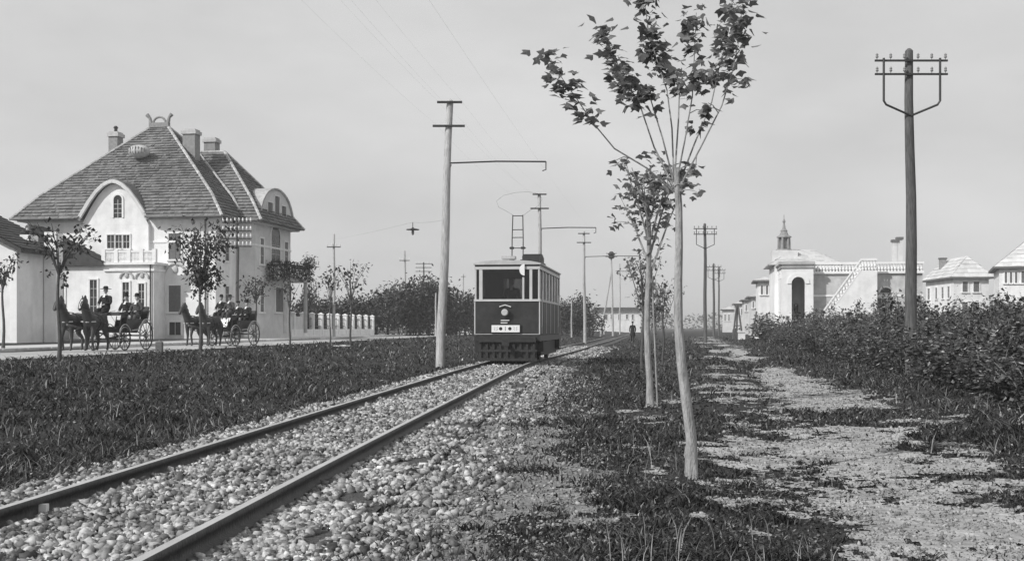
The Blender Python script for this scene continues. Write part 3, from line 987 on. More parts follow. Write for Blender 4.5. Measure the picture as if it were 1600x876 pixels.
# balcony
bv0, bv1 = vf.hit_v(417, 1.4), vf.hit_v(456, 1.4)
bz0, bz1 = vf.zz(440, 1.4, bv0), vf.zz(412, 1.4, bv0)
bal = MB().box(1.4, 3.0, bv0, bv1, bz0 + .1, bz0 + .35).build('balcony', M['plaster_gray'], villa)
br = MB().box(2.9, 3.0, bv0, bv1, bz1 - .12, bz1).box(1.4, 3.0, bv0, bv0 + .1, bz1 - .12, bz1).box(1.4, 3.0, bv1 - .1, bv1, bz1 - .12, bz1)
for vv in np.linspace(bv0 + .05, bv1 - .05, 16):
    br.box(2.92, 2.98, vv - .03, vv + .03, bz0 + .34, bz1 - .1)
for uu in np.linspace(1.6, 2.8, 5):
    br.box(uu - .03, uu + .03, bv0 + .02, bv0 + .08, bz0 + .34, bz1 - .1)
br.build('railing', M['iron'], bal)
MB().tube([(2.7, bv1 - .4, .4), (2.7, bv1 - .4, bz0 + .12)], .16, 8).tube([(2.7, bv0 + .4, .4), (2.7, bv0 + .4, bz0 + .12)], .16, 8).build('column', M['plaster_gray'], villa)
def leaf_obj(name, C, size, mat, parent=None, lobed=False, droop=.5):
    V, F = leaf_scatter(np.asarray(C, float), size, droop, lobed)
    return np_mesh(name, V, F, mat, parent)
n = 900
C = np.stack([RNG.uniform(2.75, 3.3, n), RNG.uniform(bv0, bv1 + .3, n), RNG.uniform(bz0 + .2, bz1 + .25, n)], -1)
n2 = 300
C2 = np.stack([RNG.normal(2.9, .3, n2), RNG.normal(bv1 - .2, .45, n2), RNG.normal(bz1 + .35, .3, n2)], -1)
cr = thing('balcony_creeper', 'leafy creeper spilling over the balcony railing of the big villa', 'plant', (vf.o.x, vf.o.y, .45), VA)
C3 = np.stack([RNG.uniform(1.5, 3.2, 600), RNG.normal(bv0 - .08, .12, 600), RNG.uniform(bz0 + .1, bz1 + .3, 600)], -1)
tag(leaf_obj('foliage', np.concatenate([C, C2, C3]), RNG.uniform(.14, .26, n + n2 + 600), M['leaf_dark'], cr), kind='stuff')

# ------------------------------------------------------------------ white low houses left of the villa
AA = math.radians(-8)
af = Frame(X_at(25, 60), 60.0, AA, 0.45)       # u = 0 right front corner of the gabled house
ha = thing('cottage', 'white gabled house with dark roof at the corner beside the flat roofed annex', 'house', (af.o.x, af.o.y, .45), AA)
ez = af.zz(383, 0, 0)
gw = 9.0
sl = (af.zz(330, 0, 0) - ez) * 1.15
MB().slab([(-gw, -.4), (0, -.4), (0, ez), (-gw / 2, ez + sl), (-gw, ez)], 'y', 0, 4.6).build('wall', M['plaster_white'], ha)
ra = MB()
ra.slab([(.55, ez - .42), (.55, ez - .20), (-gw / 2, ez + sl + .28), (-gw / 2, ez + sl + .02)], 'y', -.45, 4.8)
ra.slab([(-gw - .55, ez - .42), (-gw - .55, ez - .20), (-gw / 2, ez + sl + .28), (-gw / 2, ez + sl + .02)], 'y', -.45, 4.8)
ra = ra.build('roof', M['slate'], ha)
t = MB()
tiled(t, [(.58, -.47, ez - .19), (.58, 4.8, ez - .19), (-gw / 2, 4.8, ez + sl + .29), (-gw / 2, -.47, ez + sl + .29)], .4, .6, .04)
tag(t.build('roof_tile', M['slate'], ra), kind='stuff')
MB().box(-1.0, -.4, 2.0, 2.8, ez + .4, ez + .72).build('skylight', M['trim'], ra)
MB().box(-.28, .1, -.1, .9, -.4, ez - .25).build('pilaster', M['trim'], ha)
MB().box(.06, .75, 2.6, 3.3, -.3, ez + .9).build('chimney', M['plaster_white'], ha)
for k in range(2):
    window(ha, 'v', 0, -4.4 - k * 2.6, -3.3 - k * 2.6, 1.4, 3.4)

bf = Frame(X_at(240, 81), 81.0, VA, 0.45)      # u = 0 right front corner of the annex
hb = thing('annex', 'low flat roofed white annex with balustraded terrace in front of the villa', 'house', (bf.o.x, bf.o.y, .45), VA)
ul, ut = bf.hit_u(52, 0), bf.hit_u(163, 0)
tz = bf.zz(412, 0, 0)
MB().box(ul, 0, 0, 2.2, -.4, tz - .05).build('wall', M['plaster_white'], hb)
MB().box(ut - .1, .2, -.25, 2.1, tz - .05, tz + .12).box(ut, .1, -.12, 2.1, tz - .5, tz - .36).build('cornice', M['trim'], hb)
pz = bf.zz(391, 0, 0)
bl = MB().box(ut, .1, -.12, .02, pz - .13, pz)
npst = 5
for k in range(npst):
    x = ut + (.1 - ut) * k / (npst - 1)
    bl.box(x - .14, x + .14, -.16, .1, tz + .12, pz + .1)
bl = bl.build('balustrade', M['trim'], hb)
bb = MB()
for k in range(34):
    x = ut + .15 + (-.2 - ut) * k / 33
    bb.lathe((x, -.05, tz + .12), [(.05, 0), (.035, .12), (.07, .3), (.04, .5), (.05, pz - tz - .24)], 6)
bb.build('baluster', M['trim'], bl)
# lean-to roof over the left half, falling to the right
lz0, lz1 = bf.zz(352, ul, 0), tz + .45
lr = MB().slab([(ul - .1, tz - .1), (ut + .05, tz - .1), (ut + .05, lz1 - .3), (ul - .1, lz0)], 'y', -.35, 1.4).build('lean_to_roof', M['slate'], hb)
t = MB()
tiled(t, [(ut + .1, -.4, lz1 - .28), (ut + .1, 1.4, lz1 - .28), (ul - .1, 1.4, lz0 + .02), (ul - .1, -.4, lz0 + .02)], .45, .6, .04)
tag(t.build('roof_tile', M['slate'], lr), kind='stuff')
def bw(x0, x1, y0, y1, **k):
    a, b = bf.hit_u(x0, 0), bf.hit_u(x1, 0)
    return window(hb, 'v', 0, a, b, bf.zz(y1, a, 0), bf.zz(y0, a, 0), **k)
bw(89, 101, 434, 500, sill=False, mull=0, bars=0, shutter=True)
bw(141, 152, 437, 492, bars=3)
bw(192, 202, 441, 492, bars=3)
bw(217, 226, 443, 491, bars=3)
for px in (198, 222):
    u = bf.hit_u(px, 0)
    z = bf.zz(430, u, 0)
    MB().tube([(u + .5 * math.cos(a), -.04, z - .2 + .42 * math.sin(a)) for a in np.linspace(0, math.pi, 8)], .08, 5).ell((u, -.04, z), (.16, .08, .2), 8, 6).build('relief', M['plaster_gray'], hb)
st = MB()
u0, u1 = bf.hit_u(66, 0), bf.hit_u(98, 0)
for k in range(6):
    st.box(u0 + (u1 - u0) * k / 7, u1 + .5, -1.5, -.01, -.4, .15 + k * .16)
st = st.build('steps', M['plaster_warm'], hb)
rl = MB().tube([(u0, -1.5, 0), (u0, -1.5, 1.25)], .03, 6).tube([(u1, -1.5, 1), (u1, -1.5, 2.1)], .03, 6).tube([(u0, -1.5, 1.25), (u1, -1.5, 2.05)], .03, 6).tube([(u0, -1.5, .7), (u1, -1.5, 1.5)], .02, 6)
rl.build('handrail', M['iron'], st)
MB().tube([(bf.hit_u(236, 0), -.1, -.3), (bf.hit_u(236, 0), -.1, tz)], .05, 6).build('downpipe', M['iron'], hb)

# ------------------------------------------------------------------ garden fence of white pillars
F0, F1 = Vector((X_at(386, 84.6), 84.6)), Vector((-14.8, 122.0))
fd = (F1 - F0)
FL = fd.length
fang = math.atan2(fd.y, fd.x)
fen = thing('garden_fence', 'white garden wall with square pillars and open gaps beside the villa', 'fence', (F0.x, F0.y, 0.46), fang)
MB().box(0, FL, -.14, .14, -.2, .68).box(0, FL, -.18, .18, -.2, .2).build('base_wall', M['plaster_white'], fen)
pm_ = pc_ = None
sp = 2.65
kf = int(FL // sp)
for k in range(kf + 1):
    x = k * FL / kf
    if pm_ is None:
        p = MB().box(-.16, .16, -.19, .19, .1, 1.98).build('pillar', M['plaster_white'], fen)
        c = MB().box(-.21, .21, -.24, .24, 1.98, 2.05).add([(-.19, -.22, 2.05), (.19, -.22, 2.05), (.19, .22, 2.05), (-.19, .22, 2.05), (0, 0, 2.16)], [(0, 1, 4), (1, 2, 4), (2, 3, 4), (3, 0, 4)]).build('pillar_cap', M['trim'], p)
        pm_, pc_ = p.data, c.data
    else:
        p = link('pillar', pm_, fen)
        link('pillar_cap', pc_, p)
    p.location = (x, 0, 0)
for k in range(5):                                  # the first bays are closed with panels
    x0, x1 = k * FL / kf + .16, (k + 1) * FL / kf - .16
    MB().box(x0, x1, -.06, .06, .66, 1.75).build('infill_panel', M['plaster_warm'], fen)
rl = MB()
for k in range(5, kf):
    x0, x1 = k * FL / kf + .16, (k + 1) * FL / kf - .16
    for z in (.95, 1.6):
        rl.box(x0, x1, -.02, .02, z - .025, z + .025)
    for q in range(9):
        xx = x0 + (x1 - x0) * (q + .5) / 9
        rl.box(xx - .012, xx + .012, -.012, .012, .66, 1.75)
rl.build('iron_railing', M['iron'], fen)
hdg = thing('hedge', 'dark clipped hedge right behind the open bays of the white garden fence', 'hedge', (F0.x, F0.y, 0.46), fang)

# ------------------------------------------------------------------ trees
n = 5200
C = np.stack([RNG.uniform(5.1 * FL / kf, FL - .3, n), 1.1 + RNG.normal(0, .3, n), RNG.uniform(.1, 1.75, n) + .25 * fnoise(np.arange(n) * .1, np.arange(n) * .3, 3)], -1)
tag(leaf_obj('foliage', C, RNG.uniform(.12, .26, n), M['leaf_dark'], hdg), kind='stuff')
def tuft(center, n, sx, sz):
    return np.stack([RNG.normal(center[0], sx, n), RNG.normal(center[1], sx, n), RNG.normal(center[2], sz, n)], -1)
def sapling(name, label, x, y, trunk_h, r0, limbs, leaf_n, leaf_s, group=None, bark='bark', leaf='leaf', lobed=False, spread=.12, lean=(0, 0), stake=False, along=None, kx=0.0, singles=0, forks=0.35, limb_r=.38):
    """limbs: list of polylines (points in metres from the base) leaving the trunk; leaves sit along the outer part of each limb"""
    z0 = gz(x, y)
    t = thing(name, label, 'tree', (x, y, z0), 0, group)
    tm = MB()
    pts, rs = [], []
    for k in range(9):
        f = k / 8
        pts.append((lean[0] * f + .03 * math.sin(f * 7 + x) * (1 if 0 < k else 0), lean[1] * f + .02 * math.cos(f * 5 + y) * (1 if k else 0), trunk_h * f - .05 * (k == 0)))
        rs.append(r0 * (1.25 if k == 0 else 1 - .45 * f))
    tm.tube(pts, rs, 9)
    trunk = tm.build('trunk', M[bark], t, smooth=True)
    lm = MB()
    cs = []
    for L in limbs:
        P = [Vector(p) for p in L]
        rr = [r0 * limb_r * (1 - .75 * i / (len(P) - 1)) for i in range(len(P))]
        lm.tube(P, rr, 5)
        start = along if along is not None else .4
        segs = []
        for i in range(len(P) - 1):
            segs.append((P[i], P[i + 1], (P[i + 1] - P[i]).length))
        tot = sum(s[2] for s in segs)
        nl = leaf_n
        for _ in range(nl):
            q = tot * (start + (1.04 - start) * random.random() ** .8)
            for a, b, l in segs:
                if q <= l or (a, b, l) == segs[-1]:
                    c = a.lerp(b, q / max(l, 1e-6))
                    break
                q -= l
            cs.append((c.x + random.gauss(0, spread), c.y + random.gauss(0, spread), c.z + random.gauss(0, spread) - spread * .3))
        for _ in range(max(2, int(nl * forks / 12))):                  # twigs that carry the tufts
            a, b, l = random.choice(segs)
            c = a.lerp(b, random.random())
            e = c + Vector((random.gauss(0, 1), random.gauss(0, 1), random.gauss(0.2, .7))).normalized() * spread * 2.2
            lm.tube([c, (c + e) / 2 + Vector((0, 0, .02)), e], [r0 * .10, r0 * .08, r0 * .05], 4)
            for _k in range(7):
                cs.append((e.x + random.gauss(0, spread * .45), e.y + random.gauss(0, spread * .45), e.z + random.gauss(0, spread * .5)))
    lm.build('limb', M[bark], trunk)
    cs = np.array(cs)
    sizes = RNG.uniform(.65, 1.25, len(cs)) * leaf_s
    ns = min(singles, len(cs))
    if ns:                                                       # the leaves one can pick out in the nearest tree
        lv = []
        for q in range(6):
            V, F = leaf_scatter(np.zeros((1, 3)), np.array([leaf_s]), .75, lobed)
            me = bpy.data.meshes.new('leaf')
            me.from_pydata(V.tolist(), [], F.tolist())
            me.materials.append(M[leaf])
            lv.append(me)
        for q in range(ns):
            o = link('leaf', lv[q % 6], t, tuple(cs[q]), random.uniform(0, 6.28))
            s_ = random.uniform(.7, 1.25)
            o.scale = (s_, s_, s_)
    V, F = leaf_scatter(cs[ns:], sizes[ns:], .75, lobed)
    tag(np_mesh('crown', V, F, M[leaf], t), kind='stuff')
    if stake:
        MB().tube(stake, [.015, .013], 6).build('stake', M['bark'], t)
    return t

# the young maple nearest the camera: limbs measured on the photograph
TX, TY = X_at(1080, 9.66), 9.66
tz0 = gz(TX, TY)
def L1(pts):
    return [(X_at(px, TY + dy) - TX, dy, Z_at(py, TY + dy) - tz0) for px, py, dy in pts]
limbs = [
    L1([(1053, 300, 0), (1010, 262, -.1), (960, 232, -.2), (925, 190, -.3), (905, 160, -.35), (880, 125, -.38), (860, 92, -.4)]),
    L1([(1052, 290, 0), (1022, 230, .05), (1000, 165, .1), (975, 120, .15), (955, 80, .2), (940, 45, .22)]),
    L1([(1053, 285, 0), (1035, 215, -.1), (1015, 150, -.12), (985, 135, -.15), (965, 110, -.2)]),
    L1([(1053, 280, 0), (1050, 200, .15), (1042, 140, .2), (1025, 90, .22), (1012, 40, .25), (1005, -15, .3)]),
    L1([(1054, 280, 0), (1060, 190, .1), (1062, 135, .15), (1040, 100, .25), (1015, 70, .3)]),
    L1([(1056, 290, 0), (1070, 220, -.1), (1082, 150, -.15), (1085, 85, -.2), (1088, 20, -.2)]),
    L1([(1058, 295, 0), (1085, 225, .1), (1112, 160, .15), (1125, 100, .2), (1138, 50, .2), (1145, -20, .25)]),
    L1([(1058, 300, 0), (1095, 230, -.15), (1128, 165, -.2), (1145, 110, -.25), (1155, 60, -.25), (1160, 5, -.3)]),
]
maple = sapling('maple_tree', 'young maple with pale trunk and tufted top, nearest the camera beside the path', TX, TY, Z_at(262, TY) - tz0, .05, limbs, 105, .080,
                lobed=True, spread=.056, lean=(X_at(1052, TY) - TX, 0), along=.56, singles=280, forks=.5, limb_r=.17,
                stake=[(X_at(1089, TY) - TX, -.05, -.1), (X_at(1076, TY) - TX, -.03, Z_at(655, TY) - tz0)])

def crown_limbs(h0, h1, rad, n, up=0.5, seed=0, col=False):
    rd = random.Random(seed)
    out = []
    for k in range(n):
        a = k * 2.4 + rd.uniform(-.4, .4)
        zs = h0 + (h1 - h0) * (.55 * rd.random() if not col else .8 * k / n)
        r = rad * rd.uniform(.6, 1.05) * (1 if not col else (1 - .5 * k / n))
        ze = min(h1, zs + r * up + (h1 - zs) * rd.uniform(.5, 1.0))
        m = (math.cos(a) * r * .5, math.sin(a) * r * .5, zs + (ze - zs) * .55)
        out.append([(0, 0, zs), m, (math.cos(a) * r, math.sin(a) * r, ze)])
    return out

t2x, t2y = X_at(1016, 18.3), 18.3
sapling('maple_tree', 'second young maple behind the nearest one, drooping leaves down its stem', t2x, t2y, 3.3, .058, crown_limbs(2.1, 3.75, .66, 12, .6, 3, True), 22, .10,
        lobed=True, spread=.13, along=.35, lean=(-.06, 0), stake=[(.12, 0, -.1), (.02, 0, 2.2)], forks=.4)
sapling('maple_tree', 'third small maple in the row beside the path, thin dark stem', X_at(1004, 33), 33, 2.7, .05, crown_limbs(1.5, 3.3, .6, 9, .5, 5, True), 20, .12, bark='bark_dark', spread=.14, along=.3)
sapling('maple_tree', 'low leafy sapling between the second maple and the dark telegraph pole', X_at(1036, 38), 38, 2.0, .045, crown_limbs(1.1, 2.7, .5, 8, .4, 6, True), 17, .13, bark='bark_dark', spread=.15, along=.2)
sapling('maple_tree', 'distant sapling in the maple row behind the walking man', X_at(1012, 60), 60, 2.6, .06, crown_limbs(1.3, 3.6, .7, 8, .4, 8, True), 34, .22, bark='bark_dark', spread=.2, along=.2)
sapling('maple_tree', 'farthest sapling of the maple row, barely above the field', X_at(1024, 85), 85, 2.6, .07, crown_limbs(1.2, 3.2, .8, 7, .4, 9, True), 30, .28, bark='bark_dark', spread=.25, along=.2)
# saplings along the road verge
def vase(h0, h1, rad, n, seed):
    rd = random.Random(seed)
    out = []
    for k in range(n):
        a = 2 * math.pi * k / n + rd.uniform(-.3, .3)
        r = rad * rd.uniform(.65, 1.1)
        z1 = h1 - rd.uniform(0, .35) * (h1 - h0)
        out.append([(0, 0, h0 + rd.uniform(-.2, .1)), (math.cos(a) * r * .35, math.sin(a) * r * .35, h0 + (z1 - h0) * .5), (math.cos(a) * r * .75, math.sin(a) * r * .75, h0 + (z1 - h0) * .8), (math.cos(a) * r, math.sin(a) * r, z1)])
    return out
sapling('road_tree', 'thin vase shaped sapling standing before the white cottage and the first horse', X_at(92, 32), 32, 2.75, .06, vase(2.5, 3.9, .95, 10, 1), 16, .15, bark='bark_dark', leaf='leaf_dark', spread=.14, along=.55, forks=.6)
sapling('road_tree', 'leafy sapling growing in front of the villa between the two carriages', X_at(313, 47), 47, 2.9, .07, vase(2.5, 5.4, 1.15, 13, 2) + crown_limbs(1.9, 3.4, .8, 5, .3, 12), 48, .20, bark='bark_dark', leaf='leaf_dark', spread=.22, along=.3)
sapling('road_tree', 'bare looking sapling at the left edge against the white cottage wall', X_at(5, 44), 44, 2.7, .06, vase(2.3, 3.6, .65, 7, 3), 14, .16, bark='bark_dark', leaf='leaf_dark', spread=.12, along=.6)
sapling('road_tree', 'small round sapling on the pavement under the balcony side of the villa', X_at(400, 74), 74, 3.0, .07, vase(2.6, 4.4, 0.9, 9, 4), 18, .22, bark='bark_dark', leaf='leaf_dark', spread=.26, along=.3)
sapling('road_tree', 'straggly sapling in the grass in front of the white garden fence start', X_at(453, 55), 55, 3.2, .05, vase(1.8, 3.6, .5, 5, 5), 7, .16, bark='bark_dark', leaf='leaf_dark', spread=.18, along=.4)
sapling('road_tree', 'thin sapling whose leaves cross the one armed pole at the fence', X_at(516, 70), 70, 3.4, .05, vase(2.6, 4.6, .7, 6, 9), 9, .22, bark='bark_dark', leaf='leaf_dark', spread=.2, along=.4)
sapling('road_tree', 'sparse sapling with upright twigs before the open part of the garden fence', X_at(548, 62), 62, 3.4, .06, vase(2.4, 4.8, .9, 7, 6), 9, .2, bark='bark_dark', leaf='leaf_dark', spread=.2, along=.4)

# garden trees and the dark row behind the fence: each its own crown
def bush_mesh(name, n, rx, ry, rz, leaf, mat, seed, clumps=14, low=0.0):
    rg = np.random.default_rng(seed)
    cc = rg.normal(size=(clumps, 3))
    cc /= np.linalg.norm(cc, axis=1)[:, None]
    cc *= rg.uniform(.35, .85, (clumps, 1))
    pk = rg.integers(0, clumps, n)
    off = rg.normal(size=(n, 3)) * rg.uniform(.14, .34, (clumps, 1))[pk]
    P = cc[pk] + off
    P[:, 2] = np.maximum(P[:, 2], -1 + low)
    P = P * np.array([rx, ry, rz])
    V, F = leaf_scatter(P, rg.uniform(.6, 1.3, n) * leaf, .3)
    me = bpy.data.meshes.new(name)
    me.from_pydata(V.tolist(), [], F.tolist())
    me.materials.append(mat)
    return me
crowns = [bush_mesh('crown', 1500, 2.6, 2.6, 2.7, .42, M['leaf_far'], s, 22) for s in (1, 2, 3, 4)]
trunk_me = None
def far_tree(px, Y, top, wid, label, q, group=None, x=None):
    x = X_at(px, Y) if x is None else x
    z0 = gz(x, Y)
    h = Z_at(top, Y) - z0
    t = thing('garden_tree', label, 'tree', (x, Y, z0), q * 1.3, group)
    s_ = h / 2.0 / 2.9
    c = link('crown', crowns[q % 4], t, (0, 0, h * .51))
    tag(c, kind='stuff')
    c.scale = (wid / 2.6, wid / 2.6, h * .49 / 2.4)
    MB().tube([(0, 0, -.2), (.1, .05, h * .4), (0, 0, h * .7)], [.16, .12, .05], 7).build('trunk', M['bark_dark'], t)
    return t
gg = 'dark trees beyond the garden fence'
q = 0
for px, Y, top, wid, lb in [
    (588, 128, 454, 2.6, 'dark tree at the left end of the thick row, past the garden fence'),
    (606, 132, 447, 2.4, 'dark tree between the fence end and the braced pole'),
    (622, 138, 441, 2.6, 'dark tree just left of the braced pole in the thick row'),
    (641, 134, 437, 2.6, 'dark tree just right of the braced pole in the thick row'),
    (656, 140, 427, 2.7, 'tallest dark tree of the row, beside the telephone pole with stacked crossarms'),
    (670, 136, 434, 2.5, 'dark tree between the stacked crossarm pole and the plain armless post'),
    (684, 142, 436, 2.8, 'dark tree behind the plain armless post'),
    (700, 138, 441, 2.5, 'dark tree showing just right of the tall leaning pole'),
    (713, 144, 448, 2.6, 'dark tree halfway between the tall leaning pole and the tram'),
    (726, 150, 461, 2.7, 'lower dark tree around the far pole with the lamp head'),
    (739, 156, 470, 2.6, 'low dark tree ending the row at the left side of the tram')]:
    far_tree(px, Y, top, wid, lb, q, gg); q += 1
far_tree(484, 114, 438, 1.0, 'slender garden tree just right of the villa balcony', 1)
for px, Y, top, wid, lb in [
    (470, 118, 470, 1.9, 'low bushy tree behind the fence pillars nearest the villa'),
    (487, 122, 466, 2.0, 'low bushy tree behind the fence below the slender garden tree'),
    (505, 124, 463, 2.0, 'low bushy tree behind the fence just left of the one armed pole'),
    (524, 126, 464, 2.0, 'low bushy tree directly behind the one armed pole at the fence'),
    (545, 128, 461, 2.1, 'low bushy tree behind the sparse upright sapling and the fence'),
    (566, 128, 459, 2.1, 'low bushy tree behind the last pillars of the fence')]:
    far_tree(px, Y, top, wid, lb, q, 'low bushy trees behind the fence pillars'); q += 1
for px, Y, top, wid, lb in [
    (876, 150, 468, 1.9, 'round dark tree showing closest to the right side of the tram'),
    (892, 158, 464, 2.2, 'round dark tree behind the short white post right of the tram'),
    (905, 154, 459, 2.4, 'tallest round tree of the clump right of the tram'),
    (921, 162, 472, 2.2, 'round dark tree at the right end of the clump beside the clear standing tram pole'),
    (886, 170, 477, 2.2, 'lowest tree filling the back of the clump right of the tram')]:
    far_tree(px, Y, top, wid, lb, q, 'trees in the clump behind the tram'); q += 1

# ------------------------------------------------------------------ shrubs of the nursery on the right
def shrub_variant(seed):
    rg = random.Random(seed)
    st = MB()
    C = []
    for k in range(9):
        a = rg.uniform(0, 6.28)
        r = rg.uniform(.15, .75)
        h = rg.uniform(.6, 1.3)
        p = [(math.cos(a) * .06, math.sin(a) * .06, -.05), (math.cos(a) * r * .5, math.sin(a) * r * .5, h * .55), (math.cos(a) * r, math.sin(a) * r, h)]
        st.tube(p, [.014, .010, .005], 4)
        for _ in range(125):
            f = rg.random() ** .75
            b = Vector(p[0]).lerp(Vector(p[1]), f * 2) if f < .5 else Vector(p[1]).lerp(Vector(p[2]), f * 2 - 1)
            s_ = .17 if f < .85 else .08
            C.append((b.x + rg.gauss(0, s_), b.y + rg.gauss(0, s_), max(.03, b.z + rg.gauss(0, .07))))
    C = np.array(C)
    V, F = leaf_scatter(C, RNG.uniform(.055, .115, len(C)), .25)
    return st, V, F
shrub_protos = []
for s in range(5):
    st, V, F = shrub_variant(40 + s)
    m1 = bpy.data.meshes.new('foliage'); m1.from_pydata(V.tolist(), [], F.tolist()); m1.materials.append(M['leaf_shrub'])
    m2 = bpy.data.meshes.new('stem'); m2.from_pydata(st.v, [], st.f); m2.materials.append(M['wood'])
    shrub_protos.append((m1, m2))
def edge_x(Y): return np.interp(Y, [14, 17.6, 27, 45, 70, 100, 130], [7.2, 7.9, 9.5, 13.0, 17.0, 22.0, 27.5])
rg = random.Random(5)
spots = []
Y = 14.0
while Y < 108:
    st_ = np.interp(Y, [14, 40, 110], [.85, 1.5, 3.0])
    x = float(edge_x(Y)) + rg.uniform(-.2, .3)
    while x < Y * .50 + 2 and x < float(edge_x(Y)) + 17:
        spots.append((x + rg.uniform(-.3, .3), Y + rg.uniform(-.35, .35)))
        x += st_ * rg.uniform(.9, 1.3)
    Y += st_ * .95
for i, (x, y) in enumerate(spots[:300]):
    inn = x - float(edge_x(y))
    h = (rg.uniform(.85, 1.65) + (.45 if rg.random() < .22 else 0)) * (0.72 if inn < .5 else 1.0) * np.interp(y, [14, 60, 110], [1.0, 1.02, 1.1])
    o = thing('shrub', 'leafy shrub of the overgrown plot right of the footpath', 'shrub', (x, y, gz(x, y)), rg.uniform(0, 6.28), 'shrubs of the overgrown plot')
    wd = np.interp(y, [14, 40, 110], [1.1, 1.35, 1.9]) * rg.uniform(.9, 1.15)
    o.scale = (wd, wd, h)
    tag(link('foliage', shrub_protos[i % 5][0], o), kind='stuff')
    link('stem', shrub_protos[i % 5][1], o)
rest = spots[300:]
if rest:
    Vs, Fs, k0 = [], [], 0
    for i, (x, y) in enumerate(rest):
        m1 = shrub_protos[i % 5][0]
        co = np.empty(len(m1.vertices) * 3, np.float32)
        m1.vertices.foreach_get('co', co)
        co = co.reshape(-1, 4, 3)[RNG.permutation(len(co) // 12)[:260]].reshape(-1, 3)       # far off: fewer, larger leaves
        cen = co.reshape(-1, 4, 3).mean(1, keepdims=True)
        co = (cen + (co.reshape(-1, 4, 3) - cen) * 2.1).reshape(-1, 3)
        h = rg.uniform(1.3, 2.0)
        Vs.append(co * np.array([1.9, 1.9, h]) + np.array([x, y, gz(x, y)]))
        q4 = np.arange(len(co) // 4)[:, None] * 4 + k0
        Fs.append(np.concatenate([q4 + np.array([[0, 1, 2]]), q4 + np.array([[0, 2, 3]])]))
        k0 += len(co)
    tag(np_mesh('far_shrubs', np.concatenate(Vs), np.concatenate(Fs), M['leaf_shrub']), 'mass of farther shrubs of the overgrown plot before the porch house', 'shrubs', kind='stuff')
print('shrubs', len(spots))
# one taller shrub at the right edge
o = sapling('tall_shrub', 'taller leafy shrub standing at the right edge of the overgrown plot', X_at(1590, 20), 20, .9, .03, crown_limbs(.4, 1.55, .7, 11, .5, 77), 40, .09, leaf='leaf_shrub', bark='bark_dark', spread=.14, along=.15)

# ------------------------------------------------------------------ poles
ins_me = None
def insulator(parent, p, s=1.0, dark=False):
    global ins_me, ins_dark
    if ins_me is None:
        o = MB().tube([(0, 0, -.02), (0, 0, .08)], .012, 5).lathe((0, 0, .05), [(.03, 0), (.045, .03), (.03, .06), (.042, .09), (.02, .13)], 8).build('insulator', M['porcelain'], parent)
        ins_me = o.data
        ins_dark = o.data.copy()
        ins_dark.materials[0] = M['ink_gray']
        if dark: o.data = ins_dark
    else:
        o = link('insulator', ins_dark if dark else ins_me, parent)
    o.location = p
    o.scale = (s, s, s)
    return o
def wood_pole(name, label, base, top, r0, r1, mat, cat='pole', group=None):
    """base, top: world points; returns the thing, with the pole as a part, in axes parallel to the world's"""
    z0 = gz(base[0], base[1])
    t = thing(name, label, cat, (base[0], base[1], z0), 0, group)
    d = Vector((top[0] - base[0], top[1] - base[1], top[2] - z0))
    pts = [Vector((0, 0, -.3))] + [d * f + Vector((.02 * math.sin(9 * f + base[0]), 0, 0)) for f in (.12, .25, .4, .55, .7, .85, 1.0)] + [d + Vector((0, 0, .06))]
    k = [0, .12, .25, .4, .55, .7, .85, 1.0, 1.0]
    rs = [r0 + (r1 - r0) * f for f in k]
    rs[-1] = r1 * .4
    MB().tube(pts, rs, 12).build('pole', M[mat], t, smooth=True)
    return t, d
def arm(t, d, z, half, r=.045, mat='iron', ins=0, s=1.0, y=-.14, dark=False):
    f = z / d.z
    c = Vector((d.x * f, d.y * f + y, z))
    a = MB().box(c.x - half, c.x + half, c.y - r, c.y + r, c.z - r, c.z + r).build('crossarm', M[mat], t)
    for k in range(ins):
        x = c.x - half * .94 + 2 * half * .94 * k / (ins - 1)
        if abs(x - c.x) < .06 and ins > 5: continue
        insulator(a, (x, c.y, c.z + r), s, dark)
    return c
# big dark pole on the right
BY = 28.0
base = (X_at(1425, BY), BY)
t, d = wood_pole('telegraph_pole', 'tall dark tarred telegraph pole among the shrubs with two iron crossarms', base, (X_at(1420.5, BY), BY, Z_at(80, BY)), .155, .095, 'pole_dark')
zb = gz(*base)
c1_ = arm(t, d, Z_at(97, BY) - zb, .88, .022, ins=6, s=.85, dark=True)
c2_ = arm(t, d, Z_at(118, BY) - zb, .88, .022, ins=6, s=.85, dark=True)
zb2 = Z_at(182, BY) - zb
for sx in (-1, 1):
    x = c1_.x + sx * .68
    MB().tube([(x, c1_.y - .05, c1_.z + .05), (x, c1_.y - .05, Z_at(160, BY) - zb), (x - sx * .06, c1_.y - .05, Z_at(166, BY) - zb), (d.x * .83, -.1, zb2)], .028, 6).build('brace', M['iron'], t)
# the line of dark poles along the path
def small_tele(px, Y, top, label, r=.12, arms=True):
    b = (X_at(px, Y), Y)
    t, d = wood_pole('telegraph_pole', label, b, (X_at(px - .5, Y), Y, Z_at(top, Y)), r, r * .7, 'pole_dark')
    if arms:
        z = d.z
        arm(t, d, z - .35, .85, .03, ins=6, s=1.0, dark=True)
        arm(t, d, z - .75, .85, .03, ins=6, s=1.0, dark=True)
        for sx in (-1, 1):
            x = d.x + sx * .65
            MB().tube([(x, -.16, z - .35), (x, -.16, z - 1.5), (d.x, -.1, z - 1.8)], .03, 5).build('brace', M['iron'], t)
    return t
small_tele(1102, 84, 350, 'dark telegraph pole standing left of where the path bends away', .14)
small_tele(1115.5, 129, 412, 'dark telegraph pole second along the far end of the path', .15)
small_tele(1123.5, 150, 418, 'thinnest dark telegraph pole at the far end of the path', .13)

